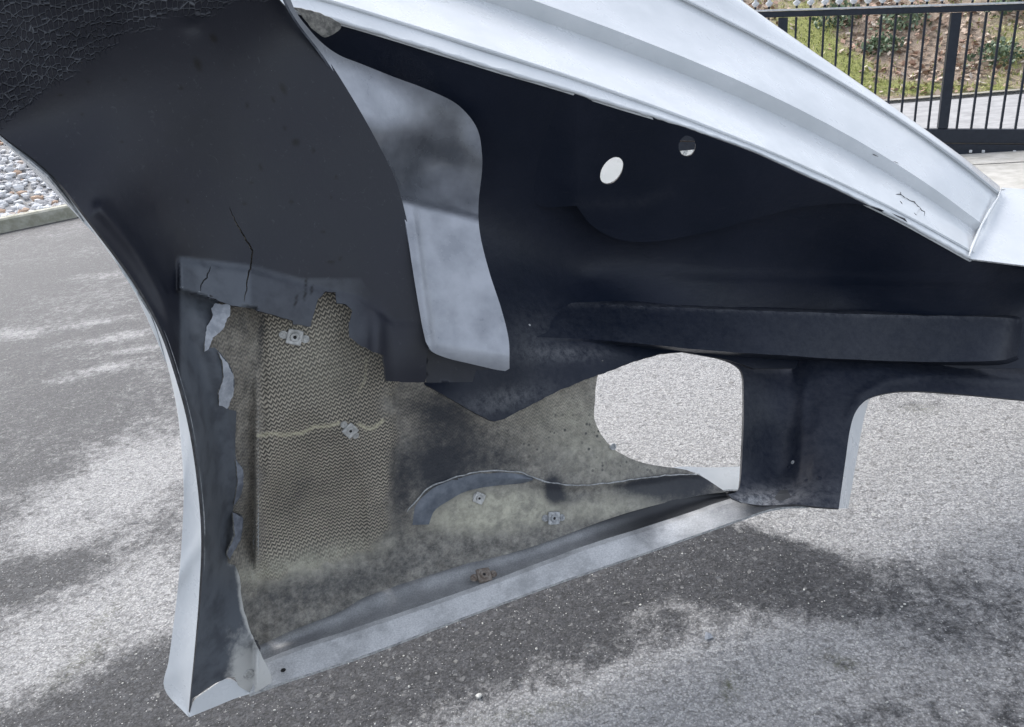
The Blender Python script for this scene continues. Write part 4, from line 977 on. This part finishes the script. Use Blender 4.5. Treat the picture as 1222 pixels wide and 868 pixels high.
for i in range(nA):
    for j in range(nC):
        a = -14+34*i/(nA-1); c = .163+12*(j/(nC-1))**1.5; q_ = go+gd*a+gn*(bc+c); V.append((q_[0], q_[1], bank_z(a, c))); gr_.append(greenf(a, c))
for i in range(nA-1):
    for j in range(nC-1): k = i*nC+j; Fc.append((k, k+1, k+nC+1, k+nC))
o = mesh('bank', V, Fc, m_bank(), attrs={'green': gr_}); tag(o, 'grassy bank covered with fallen leaves beyond the road', kind='structure')
def m_leafy(name, cols, rough=.6):
    k = NT(name); a = k.attr('shade'); r = k.n('ShaderNodeValToRGB'); r.color_ramp.interpolation = 'CONSTANT'
    while len(r.color_ramp.elements) < len(cols): r.color_ramp.elements.new(.5)
    for i, c in enumerate(cols): r.color_ramp.elements[i].position = i/len(cols); r.color_ramp.elements[i].color = c+(1,)
    k.t.links.new(a, r.inputs[0]); return k.out(r.outputs[0], rough)
def scatter(name, n, fn, mat, label, cat_):
    V = []; Fc = []; S = []
    for i in range(n):
        r = fn()
        if r is None: continue
        c, u, v = r; b_ = len(V); V += [c-u*.5, c+v*.45, c+u*.5, c-v*.45]; Fc.append((b_, b_+1, b_+2, b_+3)); S += [random.random()]*4
    o = mesh(name, V, Fc, mat, None, None, False, {'shade': S}); tag(o, label, cat_, kind='stuff')
def rv(): return np.array([random.gauss(0, 1) for _ in range(3)])
def leaf():
    a = random.uniform(-3, 7); c = .2+random.random()**1.2*6; 
    if random.random() < greenf(a, c)*1.05: return None
    q_ = go+gd*a+gn*(bc+c); p = np.array([q_[0], q_[1], bank_z(a, c)+.03]); u = rv(); u[2] *= .4; u /= np.linalg.norm(u); v = np.cross(u, np.array([0, 0, 1.])+.6*rv()); v /= np.linalg.norm(v); s = random.uniform(.05, .12); return p, u*s, v*s*.7
scatter('fallen_leaves', 11000, leaf, m_leafy('dry_leaf', [(.30, .21, .15), (.40, .31, .24), (.20, .13, .09), (.50, .43, .36), (.36, .23, .17)]), 'brown and buff fallen leaves covering the bank', 'leaves')
def blade():
    a = random.uniform(-4, 7); c = .18+random.random()**1.1*6; 
    if random.random() > greenf(a, c)*.8+.1: return None
    q_ = go+gd*a+gn*(bc+c); h = random.uniform(.03, .09); p = np.array([q_[0], q_[1], bank_z(a, c)+h*.3]); u = np.array([random.gauss(0, .35), random.gauss(0, .35), 1]); v = rv(); v[2] = 0; v /= np.linalg.norm(v); return p, u*h, v*.022
scatter('bank_grass', 20000, blade, m_leafy('bank_grass_blade', [(.24, .27, .07), (.34, .36, .11), (.17, .20, .06), (.44, .41, .22), (.30, .33, .09)]), 'short yellow green grass on the bank', 'grass')
# low evergreen shrubs on the bank
SHR = m_leafy('shrub_leaf', [(.06, .10, .05), (.09, .14, .07), (.14, .19, .11), (.07, .11, .07), (.18, .23, .14)], .45); STEM = m_simple('shrub_stem', (.06, .045, .03), (.12, .09, .06), 30, .9)
shrubs = [(1000, 30, .34, 'dark green shrub on the bank behind the left post of the gate'), (1075, 35, .34, 'small dark shrub among brown leaves near the middle of the bank'), (1190, 75, .30, 'dark ivy clump low on the bank right of the gate post'), (1215, 15, .36, 'dark shrub at the top right of the bank'), (1050, 62, .25, 'smallest low shrub between grass and leaves on the bank')]
for (x, y, r0, lab) in shrubs:
    # walk along the sight line to the bank
    for t in np.linspace(8, 30, 400):
        p = P(x, y, t)
        if p[2] < bank_z((p-go)@gd, (p-go)@gn-bc): break
    root = empty('shrub', tuple(p)); tag(root, lab, 'shrub', 'shrubs on the bank behind the gate')
    V = []; Fc = []; S = []
    for i in range(420):
        d = rv(); d /= np.linalg.norm(d); rr = r0*random.random()**.4*(1+.4*noise.noise(Vector(d)*2+Vector((x, 0, 0)))); c = p+d*rr*np.array([1.2, 1, .7])+np.array([0, 0, r0*.3])
        u = rv(); u /= np.linalg.norm(u); v = np.cross(u, rv()); v /= np.linalg.norm(v); s = random.uniform(.05, .09); b_ = len(V); V += [c-u*s*.5, c+v*s*.3, c+u*s*.5, c-v*s*.3]; Fc.append((b_, b_+1, b_+2, b_+3)); S += [random.random()]*4
    mesh('foliage', V, Fc, SHR, None, root, False, {'shade': S})
    tube('stem', [p-np.array([0, 0, .05]), p+np.array([0.02, 0, r0*.3]), p+np.array([0, .03, r0*.6])], .012, STEM, root, 5)
